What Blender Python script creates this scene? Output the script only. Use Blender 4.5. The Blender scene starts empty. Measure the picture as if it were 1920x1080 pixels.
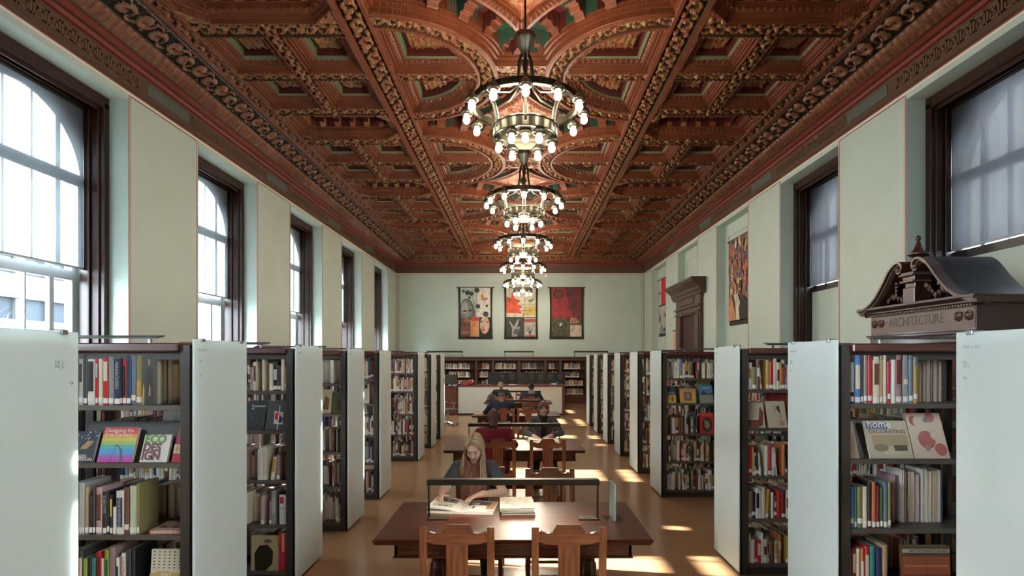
import bpy, math, random
import numpy as np
from mathutils import Vector, Matrix, Euler
C = bpy.context.scene.collection
SC = bpy.context.scene
PI = math.pi
rng = random.Random(7)
# ------------------------------------------------------------------ camera, sky, sun, exposure
F = 1040.0; VX = 978.0; VY = 672.0; EYE = 2.0
cam = bpy.data.cameras.new('camera'); camo = bpy.data.objects.new('camera', cam); C.objects.link(camo)
cam.sensor_width = 36; cam.lens = F/1920*36; cam.shift_x = (960-VX)/1920; cam.shift_y = (VY-540)/1920
cam.clip_start = 0.05; cam.clip_end = 300
camo.location = (0, 0, EYE); camo.rotation_euler = (PI/2, 0, 0); SC.camera = camo
w = bpy.data.worlds.new('sky'); SC.world = w; w.use_nodes = True
bg = w.node_tree.nodes['Background']; bg.inputs[0].default_value = (0.79, 0.90, 1.0, 1); bg.inputs[1].default_value = 10.0
sun = bpy.data.lights.new('sun', 'SUN'); suno = bpy.data.objects.new('sun', sun); C.objects.link(suno)
sun.energy = 22; sun.angle = math.radians(0.6); sun.color = (1, 0.97, 0.92)
suno.rotation_euler = Vector((1, -0.15, -0.40)).to_track_quat('-Z', 'Y').to_euler(); suno.location = (-20, 0, 15)
SC.view_settings.view_transform = 'Standard'; SC.view_settings.look = 'None'
SC.view_settings.exposure = 2.45; SC.view_settings.gamma = 1.0; SC.view_settings.use_curve_mapping = False
cy = SC.cycles; cy.use_denoising = True; cy.max_bounces = 8; cy.diffuse_bounces = 5; cy.glossy_bounces = 3
cy.transmission_bounces = 4; cy.transparent_max_bounces = 12; cy.sample_clamp_indirect = 6; cy.sample_clamp_direct = 0
cy.caustics_reflective = False; cy.caustics_refractive = False
WL, WR, WF, WN = -5.65, 5.53, 25.0, -9.0     # wall planes
HC = 6.45                                    # flat ceiling height
WY = [5.82+3.87*k for k in range(-3, 5)]     # window bay starts; rearmost one unseen, put in for extra daylight
WW = 2.15
CH = [6.8+3.87*k for k in range(5)]          # chandeliers
def P(px, py, Y): return Vector(((px-VX)*Y/F, Y, EYE-(py-VY)*Y/F))
# ------------------------------------------------------------------ materials
MATS = {}
def mat(name, col, rough=0.5, metal=0.0, noise=None, bump=None, spec=0.5, emit=None, coat=0):
    if name in MATS: return MATS[name]
    m = bpy.data.materials.new(name); m.use_nodes = True; nt = m.node_tree; N = nt.nodes; L = nt.links
    b = N['Principled BSDF']; b.inputs['Base Color'].default_value = (*col, 1); b.inputs['Roughness'].default_value = rough
    b.inputs['Metallic'].default_value = metal; b.inputs['Specular IOR Level'].default_value = spec
    if coat: b.inputs['Coat Weight'].default_value = coat; b.inputs['Coat Roughness'].default_value = 0.12
    if emit: b.inputs['Emission Color'].default_value = (*emit[0], 1); b.inputs['Emission Strength'].default_value = emit[1]
    tc = N.new('ShaderNodeTexCoord') if (noise or bump) else None
    if noise:   # (scale, other colour, stretch, detail)
        sc, c2, st, lo, hi = noise
        mp = N.new('ShaderNodeMapping'); mp.inputs['Scale'].default_value = st; L.new(tc.outputs['Object'], mp.inputs[0])
        t = N.new('ShaderNodeTexNoise'); t.inputs['Scale'].default_value = sc; t.inputs['Detail'].default_value = 6
        t.inputs['Distortion'].default_value = 0.6
        L.new(mp.outputs[0], t.inputs['Vector'])
        r = N.new('ShaderNodeValToRGB'); r.color_ramp.elements[0].position = lo; r.color_ramp.elements[1].position = hi
        r.color_ramp.elements[0].color = (*col, 1); r.color_ramp.elements[1].color = (*c2, 1)
        L.new(t.outputs[0], r.inputs[0]); L.new(r.outputs[0], b.inputs['Base Color'])
    if bump:
        t2 = N.new('ShaderNodeTexNoise'); t2.inputs['Scale'].default_value = bump[0]; t2.inputs['Detail'].default_value = 4
        L.new(tc.outputs['Object'], t2.inputs['Vector'])
        bp = N.new('ShaderNodeBump'); bp.inputs['Strength'].default_value = bump[1]; bp.inputs['Distance'].default_value = bump[2]
        L.new(t2.outputs[0], bp.inputs['Height']); L.new(bp.outputs[0], b.inputs['Normal'])
    MATS[name] = m; return m
def wood(name, c1, c2, rough=0.35, axis=0, coat=0.3, sc=3, spec=0.5):
    st = [18, 18, 18]; st[axis] = 1.2
    return mat(name, c1, rough, noise=(sc, c2, st, 0.35, 0.68), coat=coat, spec=spec)
def glassy(name, col, transp, rough=0.05):
    m = bpy.data.materials.new(name); m.use_nodes = True; N = m.node_tree.nodes; L = m.node_tree.links
    N.remove(N['Principled BSDF']); o = N['Material Output']
    t = N.new('ShaderNodeBsdfTransparent'); t.inputs[0].default_value = (*col, 1)
    g = N.new('ShaderNodeBsdfGlossy'); g.inputs['Roughness'].default_value = rough
    x = N.new('ShaderNodeMixShader'); x.inputs[0].default_value = 1-transp
    L.new(t.outputs[0], x.inputs[1]); L.new(g.outputs[0], x.inputs[2]); L.new(x.outputs[0], o.inputs[0]); return m
def sheet(name, col, transp, transl, diff):
    m = bpy.data.materials.new(name); m.use_nodes = True; N = m.node_tree.nodes; L = m.node_tree.links
    N.remove(N['Principled BSDF']); o = N['Material Output']
    t = N.new('ShaderNodeBsdfTransparent'); l = N.new('ShaderNodeBsdfTranslucent'); d = N.new('ShaderNodeBsdfDiffuse')
    l.inputs[0].default_value = (*col, 1); d.inputs[0].default_value = (*col, 1)
    a = N.new('ShaderNodeMixShader'); a.inputs[0].default_value = diff/(transl+diff)
    L.new(l.outputs[0], a.inputs[1]); L.new(d.outputs[0], a.inputs[2])
    b = N.new('ShaderNodeMixShader'); b.inputs[0].default_value = 1-transp
    L.new(t.outputs[0], b.inputs[1]); L.new(a.outputs[0], b.inputs[2]); L.new(b.outputs[0], o.inputs[0]); return m
m_wall = mat('green_plaster', (0.43, 0.52, 0.475), 0.6, noise=(1.2, (0.40, 0.485, 0.44), (1, 1, 1), 0.3, 0.7))
m_reveal = mat('reveal_plaster', (0.58, 0.64, 0.57), 0.55)
m_redline = mat('red_line_paint', (0.28, 0.07, 0.045), 0.6)
m_whiteline = mat('pale_line_paint', (0.68, 0.66, 0.58), 0.6)
m_frame = wood('window_wood', (0.014, 0.005, 0.003), (0.036, 0.010, 0.005), 0.38, axis=2, coat=0.05, spec=.35)
m_sash = mat('sash_grey', (0.30, 0.34, 0.37), 0.5)
m_glass = glassy('pane_glass', (0.93, 0.97, 0.98), 0.93)
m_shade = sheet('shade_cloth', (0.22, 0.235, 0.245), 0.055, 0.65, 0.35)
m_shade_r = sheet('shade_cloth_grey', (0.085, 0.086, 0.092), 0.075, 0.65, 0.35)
m_stone = mat('outer_stone', (0.42, 0.43, 0.42), 0.9)
m_steel = mat('dark_steel', (0.045, 0.040, 0.036), 0.42, 0.2)
m_shelf = mat('shelf_steel', (0.11, 0.095, 0.08), 0.42, 0.3)
m_topwood = wood('canopy_wood', (0.06, 0.014, 0.009), (0.10, 0.025, 0.014), 0.35, axis=0)
m_oak = wood('oak_red', (0.12, 0.034, 0.012), (0.26, 0.088, 0.034), 0.35, axis=2, coat=0.25)
m_oakx = wood('oak_red_across', (0.12, 0.034, 0.012), (0.26, 0.088, 0.034), 0.35, axis=0, coat=0.25)
m_mahog = wood('mahogany', (0.045, 0.010, 0.004), (0.13, 0.030, 0.011), 0.30, axis=0, coat=0.06, spec=.35)
m_portal = wood('portal_wood', (0.035, 0.010, 0.007), (0.06, 0.018, 0.011), 0.38, axis=1, coat=0.3)
m_portal2 = mat('portal_fielded_wood', (0.13, 0.085, 0.07), 0.45)
m_bronze = mat('bronze', (0.035, 0.03, 0.02), 0.32, 0.75)
m_bronze2 = mat('pale_bronze', (0.15, 0.14, 0.105), 0.3, 0.85)
m_lampbar = mat('lamp_bronze', (0.030, 0.024, 0.014), 0.45, 0.4)
m_bulb = mat('bulb_glow', (1, 0.9, 0.7), 0.4, emit=((1, 0.88, 0.68), 5))
m_white = mat('white_paper', (0.80, 0.78, 0.72), 0.6)
m_cream = mat('cream_paper', (0.72, 0.66, 0.54), 0.65)
m_black = mat('black', (0.012, 0.012, 0.012), 0.45)
def frosted():
    m = bpy.data.materials.new('frosted_glass'); m.use_nodes = True; N = m.node_tree.nodes; L = m.node_tree.links
    N.remove(N['Principled BSDF']); o = N['Material Output']
    l = N.new('ShaderNodeBsdfTranslucent'); d = N.new('ShaderNodeBsdfDiffuse'); g = N.new('ShaderNodeBsdfGlossy')
    l.inputs[0].default_value = (0.85, 0.95, 0.93, 1); d.inputs[0].default_value = (0.82, 0.90, 0.89, 1)
    g.inputs['Roughness'].default_value = 0.32
    a = N.new('ShaderNodeMixShader'); a.inputs[0].default_value = 0.5
    L.new(l.outputs[0], a.inputs[1]); L.new(d.outputs[0], a.inputs[2])
    b = N.new('ShaderNodeMixShader'); b.inputs[0].default_value = 0.06
    L.new(a.outputs[0], b.inputs[1]); L.new(g.outputs[0], b.inputs[2]); L.new(b.outputs[0], o.inputs[0]); return m
m_frost = frosted()
def floor_mat():
    m = mat('cork_floor', (0.29, 0.160, 0.078), 0.22, noise=(90, (0.33, 0.185, 0.092), (1, 1, 1), 0.3, 0.7), coat=0.0)
    N = m.node_tree.nodes; L = m.node_tree.links; b = N['Principled BSDF']
    tc = N.new('ShaderNodeTexCoord'); br = N.new('ShaderNodeTexBrick'); br.offset = 0
    br.inputs['Scale'].default_value = 1; br.inputs['Brick Width'].default_value = 0.9; br.inputs['Row Height'].default_value = 0.9
    br.inputs['Mortar Size'].default_value = 0.003; br.inputs['Color1'].default_value = (1, 1, 1, 1); br.inputs['Color2'].default_value = (0.97, 0.965, 0.96, 1)
    br.inputs['Mortar'].default_value = (0.90, 0.88, 0.86, 1); L.new(tc.outputs['Object'], br.inputs['Vector'])
    mx = N.new('ShaderNodeMix'); mx.data_type = 'RGBA'; mx.blend_type = 'MULTIPLY'; mx.inputs[0].default_value = 1
    src = b.inputs['Base Color'].links[0].from_socket
    L.new(src, mx.inputs[6]); L.new(br.outputs[0], mx.inputs[7]); L.new(mx.outputs[2], b.inputs['Base Color'])
    n2 = N.new('ShaderNodeTexNoise'); n2.inputs['Scale'].default_value = 2.5; L.new(tc.outputs['Object'], n2.inputs['Vector'])
    mr = N.new('ShaderNodeMapRange'); mr.inputs[3].default_value = 0.24; mr.inputs[4].default_value = 0.28
    L.new(n2.outputs[0], mr.inputs[0]); L.new(mr.outputs[0], b.inputs['Roughness'])
    return m
m_floor = floor_mat()
# ------------------------------------------------------------------ mesh builder
class MB:
    def __init__(s): s.v = []; s.f = []; s.mi = []; s.mats = []
    def slot(s, m):
        if m not in s.mats: s.mats.append(m)
        return s.mats.index(m)
    def raw(s, vs, fs, m):
        k = len(s.v); s.v += [tuple(v) for v in vs]; i = s.slot(m)
        for f in fs: s.f.append(tuple(j+k for j in f)); s.mi.append(i)
        return s
    def box(s, x0, x1, y0, y1, z0, z1, m):
        vs = [(x, y, z) for x in (x0, x1) for y in (y0, y1) for z in (z0, z1)]
        return s.raw(vs, [(0,1,3,2),(4,6,7,5),(0,4,5,1),(2,3,7,6),(0,2,6,4),(1,5,7,3)], m)
    def bbox(s, x0, x1, y0, y1, z0, z1, m, b=0.004):     # box with chamfered edges
        import itertools
        c = [(x0, x1), (y0, y1), (z0, z1)]; vs = []; idx = {}
        b = min(b, (x1-x0)*.45, (y1-y0)*.45, (z1-z0)*.45)
        for sx, sy, sz in itertools.product((0, 1), repeat=3):
            for ax in range(3):
                p = [c[0][sx], c[1][sy], c[2][sz]]
                for a2, ss in enumerate((sx, sy, sz)):
                    if a2 != ax: p[a2] += b if ss == 0 else -b
                idx[(sx, sy, sz, ax)] = len(vs); vs.append(p)
        fs = []
        for ax in range(3):
            o = [a for a in range(3) if a != ax]
            for sd in (0, 1):
                q = []
                for t0, t1 in ((0,0),(1,0),(1,1),(0,1)):
                    k = [0, 0, 0]; k[ax] = sd; k[o[0]] = t0; k[o[1]] = t1; q.append(idx[(*k, ax)])
                fs.append(q)
        for ax in range(3):                       # edges parallel to ax
            o = [a for a in range(3) if a != ax]
            for t0 in (0, 1):
                for t1 in (0, 1):
                    k0 = [0, 0, 0]; k0[o[0]] = t0; k0[o[1]] = t1; k1 = list(k0); k1[ax] = 1
                    fs.append([idx[(*k0, o[0])], idx[(*k1, o[0])], idx[(*k1, o[1])], idx[(*k0, o[1])]])
        for sx, sy, sz in itertools.product((0, 1), repeat=3): fs.append([idx[(sx, sy, sz, a)] for a in range(3)])
        return s.raw(vs, fs, m)
    def prism(s, pts, axis, a, b, m, caps=True):         # polygon extruded along axis
        n = len(pts)
        def mk(p, t):
            q = list(p); q.insert(axis, t); return q
        vs = [mk(p, a) for p in pts]+[mk(p, b) for p in pts]
        fs = [(i, (i+1) % n, n+(i+1) % n, n+i) for i in range(n)]
        if caps: fs += [tuple(range(n))[::-1], tuple(range(n, 2*n))]
        return s.raw(vs, fs, m)
    def tube(s, pts, r, m, n=8, closed=False, flat=1.0):
        pts = [Vector(p) for p in pts]; k = len(pts); vs = []; rs = r if isinstance(r, (list, tuple)) else [r]*k
        up = None
        for i, p in enumerate(pts):
            a = pts[(i-1) % k] if (closed or i > 0) else p; b = pts[(i+1) % k] if (closed or i < k-1) else p
            t = (b-a).normalized()
            if up is None: up = Vector((0, 0, 1)) if abs(t.z) < 0.9 else Vector((1, 0, 0))
            u = t.cross(up); 
            if u.length < 1e-5: u = t.orthogonal()
            u.normalize(); v = u.cross(t).normalized(); up = v
            for j in range(n):
                an = 2*PI*j/n; vs.append(p+u*math.cos(an)*rs[i]+v*math.sin(an)*rs[i]*flat)
        fs = []
        for i in range(k if closed else k-1):
            i2 = (i+1) % k
            for j in range(n): fs.append((i*n+j, i*n+(j+1) % n, i2*n+(j+1) % n, i2*n+j))
        if not closed: fs += [tuple(range(n))[::-1], tuple((k-1)*n+j for j in range(n))]
        return s.raw(vs, fs, m)
    def lathe(s, prof, m, n=16, c=(0, 0, 0), ribs=0, rib=0.0):  # prof [(r,z)]
        vs = []; 
        for r, z in prof:
            for j in range(n):
                an = 2*PI*j/n; rr = r*(1+rib*math.cos(an*ribs)) if ribs else r
                vs.append((c[0]+rr*math.cos(an), c[1]+rr*math.sin(an), c[2]+z))
        fs = [(i*n+j, i*n+(j+1) % n, (i+1)*n+(j+1) % n, (i+1)*n+j) for i in range(len(prof)-1) for j in range(n)]
        fs += [tuple(range(n))[::-1], tuple((len(prof)-1)*n+j for j in range(n))]
        return s.raw(vs, fs, m)
    def build(s, name, parent=None, smooth=False, m=None):
        me = bpy.data.meshes.new(name)
        me.from_pydata([tuple(v) for v in s.v], [], s.f)
        for mm in s.mats: me.materials.append(mm)
        me.polygons.foreach_set('material_index', s.mi)
        if smooth: me.polygons.foreach_set('use_smooth', [True]*len(me.polygons))
        me.update()
        import bmesh
        b = bmesh.new(); b.from_mesh(me); bmesh.ops.recalc_face_normals(b, faces=b.faces); b.to_mesh(me); b.free()
        o = bpy.data.objects.new(name, me); C.objects.link(o)
        if parent: o.parent = parent
        if smooth == 'auto':
            try: me.set_sharp_from_angle(angle=math.radians(40))
            except Exception: pass
        return o
def npmesh(name, V, Fq, mi, mats, parent=None, smooth=True, sm_ids=None):
    me = bpy.data.meshes.new(name); me.vertices.add(len(V)); me.vertices.foreach_set('co', np.asarray(V, np.float32).ravel())
    nf = len(Fq); me.loops.add(nf*4); me.loops.foreach_set('vertex_index', np.asarray(Fq, np.int32).ravel())
    me.polygons.add(nf); me.polygons.foreach_set('loop_start', np.arange(0, nf*4, 4, dtype=np.int32))
    for m in mats: me.materials.append(m)
    if mi is not None: me.polygons.foreach_set('material_index', np.asarray(mi, np.int32))
    me.polygons.foreach_set('use_smooth', np.isin(mi, sm_ids) if sm_ids else np.full(nf, smooth)); me.update(calc_edges=True); me.validate()
    o = bpy.data.objects.new(name, me); C.objects.link(o)
    if parent: o.parent = parent
    return o
def thing(name, label, cat, loc=(0, 0, 0), rz=0, group=None):
    o = bpy.data.objects.new(name, None); C.objects.link(o); o.empty_display_size = 0.1
    o.location = loc; o.rotation_euler = (0, 0, rz); o['label'] = label; o['category'] = cat
    if group: o['group'] = group
    return o
def tag(o, label, cat, group=None, kind=None):
    o['label'] = label; o['category'] = cat
    if group: o['group'] = group
    if kind: o['kind'] = kind
    return o
def struct(o): o['kind'] = 'structure'; return o
def copy_tree(o, parent=None):
    c = o.copy(); C.objects.link(c)
    if parent: c.parent = parent
    for ch in list(o.children): copy_tree(ch, c)
    return c
def text(body, size, m, parent, loc, rot=(PI/2, 0, 0), name='lettering', ext=0.0004, align='LEFT', sx=1.0, bold=0.0):
    cu = bpy.data.curves.new(name, 'FONT'); cu.body = body; cu.size = size; cu.extrude = ext; cu.align_x = align; cu.offset = bold
    cu.space_line = 0.85; cu.resolution_u = 3
    cu.materials.append(m); tmp = bpy.data.objects.new(name, cu); C.objects.link(tmp)
    me = bpy.data.meshes.new_from_object(tmp); bpy.data.objects.remove(tmp); bpy.data.curves.remove(cu)
    o = bpy.data.objects.new(name, me); C.objects.link(o)
    o.location = loc; o.rotation_euler = rot; o.scale = (sx, 1, 1)
    if parent: o.parent = parent
    return o
def poly(n, cx, cz, rx, rz, a0=0): return [(cx+rx*math.cos(a0+2*PI*i/n), cz+rz*math.sin(a0+2*PI*i/n)) for i in range(n)]
def rect(x0, x1, z0, z1): return [(x0, z0), (x1, z0), (x1, z1), (x0, z1)]
def art(parent, polys, y=-0.0006, name='cover_art', step=0.00025):
    mb = MB()
    for i, (m, pts) in enumerate(polys):
        if isinstance(m, tuple): m = mat('ink_%d_%d_%d' % tuple(int(c*255) for c in m), m, 0.45)
        yy = y-i*step
        mb.raw([(p[0], yy, p[1]) for p in pts], [tuple(range(len(pts)))], m)
    return mb.build(name, parent)
# ------------------------------------------------------------------ floor and walls
struct(MB().box(WL-0.9, WR+0.9, WN, WF+0.4, -0.2, 0, m_floor).build('floor'))
ZT = 5.72
def side_wall(name, x0, x1, opens, niches=(), top=7.06):
    mb = MB(); lo, hi = min(x0, x1), max(x0, x1); y = WN
    for a in sorted(list(opens)+list(niches)):
        b = a+WW; mb.box(lo, hi, y, a, 0, top, m_wall); mb.box(lo, hi, a, b, ZT, top, m_wall)
        if a in niches:
            s = 1 if x0 > 0 else -1; xb = x0+s*0.24
            mb.box(min(xb, x1), max(xb, x1), a, b, 0, ZT, m_wall)
            for (p, q, r, t) in ((a+.25, b-.25, ZT-.35, ZT-.30), (a+.25, b-.25, 4.3, 4.35), (a+.25, a+.30, 4.35, ZT-.35), (b-.30, b-.25, 4.35, ZT-.35)):
                mb.bbox(xb-.03, xb+.01, p, q, r, t, m_wall, .01)
        else: mb.box(lo, hi, a, b, 0, 1.95, m_wall)
        y = b
    mb.box(lo, hi, y, WF, 0, top, m_wall)
    return struct(mb.build(name))
side_wall('wall_left', WL, WL-0.85, WY)
side_wall('wall_right', WR, WR+0.85, WY[:5], WY[5:])
struct(MB().box(WL-0.85, WR+0.85, WF, WF+0.3, 0, 7.06, m_wall).build('wall_far'))
struct(MB().box(WL-0.85, WR+0.85, WN-0.3, WN, 0, 7.06, m_wall).build('wall_near'))
# painted lining of the plaster: a pale band between two thin red lines round every pier
def lining(name, wx, s):
    mb = MB(); e = 0.004; x0, x1 = (wx, wx+e) if s > 0 else (wx-e, wx)
    xr0, xr1 = (x0, x1+.001) if s > 0 else (x0-.001, x1)
    for i in range(len(WY)):
        a = WY[i]-0.001; b = WY[i]+WW; nx = WY[i+1] if i+1 < len(WY) else WF
        for (p, q) in ((b+.035, nx-.035),):
            for (yy0, yy1) in ((p, p+.012), (p-.028, p-.016), (q-.012, q), (q+.016, q+.028)): mb.box(xr0, xr1, yy0, yy1, 0, 5.79, m_redline)
            mb.box(x0, x1, p-.016, p, 0, 5.79, m_whiteline); mb.box(x0, x1, q, q+.016, 0, 5.79, m_whiteline)
            mb.box(xr0, xr1, p, q, 5.775, 5.79, m_redline)
    mb.box(x0, x1, WN, WF, 5.80, 5.83, m_whiteline); mb.box(xr0, xr1, WN, WF, 5.835, 5.85, m_redline)
    return struct(mb.build(name))
lining('trim_left', WL, 1); lining('trim_right', WR, -1)
mb = MB(); e = .004
for x in (WL+.03, WL+.12, WR-.13, WR-.04): mb.box(x, x+.014, WF-e, WF, 2.0, 5.79, m_redline)
mb.box(WL+.12, WR-.12, WF-e, WF, 5.775, 5.79, m_redline); mb.box(WL, WR, WF-e, WF, 5.80, 5.83, m_whiteline)
mb.box(WL, WR, WF-e-.001, WF, 5.835, 5.85, m_redline)
struct(mb.build('trim_far'))
# ------------------------------------------------------------------ windows
def arch(cy, r, z0, n=20): return [(cy+r*math.cos(a), z0+r*math.sin(a)) for a in [PI*i/n for i in range(n+1)]]
def window(n, side, a, shade_z, lbl):
    s = -1 if side == 'left' else 1; wx = WL if s < 0 else WR; b = a+WW; cyy = (a+b)/2
    w = thing('window_%d' % n, '', ''); del w['label']; del w['category']; w['kind'] = 'structure'
    X = lambda d0, d1: (min(wx+s*d0, wx+s*d1), max(wx+s*d0, wx+s*d1))
    # pale plaster reveal is the wall itself; wooden casing starts .27 in
    mb = MB()
    for (d0, d1, t) in ((.27, .33, .10), (.33, .36, .13), (.36, .48, .075), (.48, .51, .11), (.51, .66, .06)):
        x0, x1 = X(d0, d1)
        mb.bbox(x0, x1, a, a+t, 1.95, ZT-t, m_frame, .006); mb.bbox(x0, x1, b-t, b, 1.95, ZT-t, m_frame, .006)
        mb.bbox(x0, x1, a, b, ZT-t*1.6, ZT, m_frame, .006)
    x0, x1 = X(.27, .66); mb.bbox(x0, x1, a, b, 1.95, 2.01, m_frame, .006)
    mb.build('window_frame', w)
    # outer arched wall with sash
    r = 1.0; zs = 4.55; p = arch(cyy, r, zs)
    mb = MB(); x0, x1 = X(.72, .86)
    out = [(b+.2, zs)]+[(b+.2, ZT+.3), (a-.2, ZT+.3), (a-.2, zs)]
    half = len(p)//2
    mb.prism([(cyy+r, zs), (b+.2, zs), (b+.2, ZT+.3), (cyy, ZT+.3)]+p[:half+1][::-1][:-1], 0, x0, x1, m_stone)
    mb.prism([(cyy, ZT+.3), (a-.2, ZT+.3), (a-.2, zs)]+p[half:][::-1], 0, x0, x1, m_stone)
    mb.box(x0, x1, a-.2, cyy-r, .5, zs, m_stone); mb.box(x0, x1, cyy+r, b+.2, .5, zs, m_stone); mb.box(x0, x1, a-.2, b+.2, .3, .95, m_stone)
    mb.build('outer_arch', w)
    mb = MB(); x0, x1 = X(.70, .76)
    for y, t in ((cyy-.2, .012), (cyy+.2, .012), (cyy-.6, .035), (cyy+.6, .035)):
        zt = zs+math.sqrt(r*r-(y-cyy)**2); mb.box(x0, x1, y-t, y+t, .95, zt, m_sash)
    mb.box(x0-.006, x1+.006, cyy-r, cyy+r, zs-.07, zs+.07, m_sash); mb.box(x0-.006, x1+.006, cyy-r, cyy+r, 3.1, 3.24, m_sash)
    mb.box(x0-.006, x1+.006, cyy-r, cyy+r, .95, 1.06, m_sash)
    for y in (cyy-r, cyy+r-.06): mb.box(x0, x1, y, y+.06, .95, zs, m_sash)
    if side == 'right': mb.box(x0-.06, x0-.01, a, b, .9, 3.40, m_wall); mb.box(x0-.08, x1, a, b, 3.40, 3.51, m_black)
    mb.build('mullions', w)
    mb = MB(); xx = wx+s*.73
    mb.raw([(xx, cyy-r, .95), (xx, cyy+r, .95), (xx, cyy+r, zs)]+[(xx, q[0], q[1]) for q in p[1:]], [tuple(range(len(p)+2))], m_glass)
    mb.build('pane', w)
    sh = thing('roller_shade', lbl, 'roller shade', (wx+s*.60, cyy, 0), 0, None)
    q = MB(); hw = WW/2-.065
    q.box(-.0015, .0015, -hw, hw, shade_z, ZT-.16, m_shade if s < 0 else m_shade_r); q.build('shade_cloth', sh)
    MB().bbox(-.012, .012, -hw, hw, shade_z-.03, shade_z, m_sash, .004).build('bottom_bar', sh)
    MB().tube([(0, -hw, ZT-.15), (0, hw, ZT-.15)], .035, m_steel, 12).build('roller_tube', sh)
    # daylight portal in the opening
    pl = bpy.data.lights.new('daylight_portal', 'AREA'); pl.shape = 'RECTANGLE'; pl.size = 3.9; pl.size_y = WW; pl.cycles.is_portal = True
    po = bpy.data.objects.new('daylight_portal', pl); C.objects.link(po); po.location = (wx+s*.95, cyy, 3.85)
    po.rotation_euler = (0, (-PI/2 if s < 0 else PI/2), 0)
wn = 1
ORD = ['nearest', 'second', 'third', 'fourth', 'fifth']
for k, a in enumerate(WY):
    lbl = 'white translucent roller shade hung over the %s arched window of the left wall' % (ORD[k-3] if k >= 3 else ['rearmost unseen', 'middle unseen', 'last unseen'][k])
    window(wn, 'left', a, 3.29 if k > 1 else 5.3, lbl); wn += 1  # unseen shades behind the camera are raised to let in more daylight
for k, a in enumerate(WY[:5]):
    lbl = ['grey roller shade farthest behind the viewer on the right wall', 'grey roller shade behind the viewer on the right wall', 'grey roller shade beside the viewer on the right wall',
           'grey roller shade above the carved ARCHITECTURE portal', 'grey roller shade over the narrow-looking window between portal and colourful banner'][k]
    window(wn, 'right', a, 3.55 if k > 1 else 5.3, lbl); wn += 1
# ------------------------------------------------------------------ outside: office block, bare tree, added wall that dims the right windows
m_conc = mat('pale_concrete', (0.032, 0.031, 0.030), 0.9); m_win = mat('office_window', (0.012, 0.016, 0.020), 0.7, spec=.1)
bd = thing('office_building', 'pale concrete office block with ribbon windows seen through the nearest left window', 'building', (-40, 24, 0))
mb = MB()
for i in range(4):
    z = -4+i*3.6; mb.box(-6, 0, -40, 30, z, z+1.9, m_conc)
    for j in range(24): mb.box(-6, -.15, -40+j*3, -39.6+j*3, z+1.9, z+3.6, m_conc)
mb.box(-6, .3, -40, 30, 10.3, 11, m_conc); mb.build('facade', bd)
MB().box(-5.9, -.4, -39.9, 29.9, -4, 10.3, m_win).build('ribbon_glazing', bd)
struct(MB().box(-90, WL-1.0, -60, 90, -1.6, -1.5, mat('street', (.20, .20, .20), .9)).build('ground_outside'))
tr = thing('bare_tree', 'leafless street tree with fine branches outside the nearest left window', 'tree', (-17, 16.6, -1.5))
m_bark = mat('bark', (.022, .020, .019), .9); tb = MB()
def branch(p, d, r, L, lv):
    q = p+d*L; tb.tube([p, p+d*L*.5+Vector((rng.uniform(-1, 1), rng.uniform(-1, 1), 0))*L*.05, q], [r, r*.8, r*.6], m_bark, 5)
    if lv == 0: return
    for i in range(3 if lv > 1 else 4):
        nd = (d+Vector((rng.uniform(-1, 1), rng.uniform(-1, 1), rng.uniform(-.3, .7)))*.75).normalized()
        branch(p+d*L*rng.uniform(.55, 1), nd, r*.55, L*.72, lv-1)
branch(Vector((0, 0, 0)), Vector((0, 0, 1)), .12, 2.4, 5); tb.build('branches', tr)
m_blocker = mat('sky_blocker_grey', (0.42, 0.41, 0.40), 0.9)
struct(MB().box(12, 12.5, 4, 60, -1, 9.5, m_blocker).build('wall_sky_blocker'))  # added blocker: cuts the skylight reaching the forward right windows
# ------------------------------------------------------------------ coffered ceiling as carved relief
c_wood = mat('ceiling_wood', (0.088, 0.023, 0.009), 0.45, spec=.22, noise=(5, (0.128, 0.035, 0.013), (1, 1, 1), 0.3, 0.7), bump=(40, .25, .006))
c_leaf = mat('gilt_foliage', (0.15, 0.040, 0.015), 0.45, spec=.3, noise=(7, (0.17, 0.10, 0.030), (1, 1, 1), 0.44, 0.62), bump=(35, .3, .006))
c_green = mat('green_fillet', (0.10, 0.125, 0.065), 0.5)
c_red = mat('coffer_red', (0.06, 0.007, 0.005), 0.5, bump=(60, .3, .006))
c_dgreen = mat('coffer_green', (0.02, 0.055, 0.035), 0.5)
c_orange = mat('painted_rosette', (0.20, 0.045, 0.018), 0.45, noise=(7, (0.22, 0.11, 0.04), (1, 1, 1), 0.45, 0.6), bump=(50, .4, .008))
c_gap_shade = mat('carving_gap_shade', (0.030, 0.017, 0.008), 0.8, spec=.1)  # shade between the carved leaves, put into the colour
CM = [c_wood, c_leaf, c_green, c_red, c_dgreen, c_orange, c_gap_shade]
def hash2(i, j, k):
    h = np.sin(i*127.1+j*311.7+k*74.7)*43758.5453; return h-np.floor(h)
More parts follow.
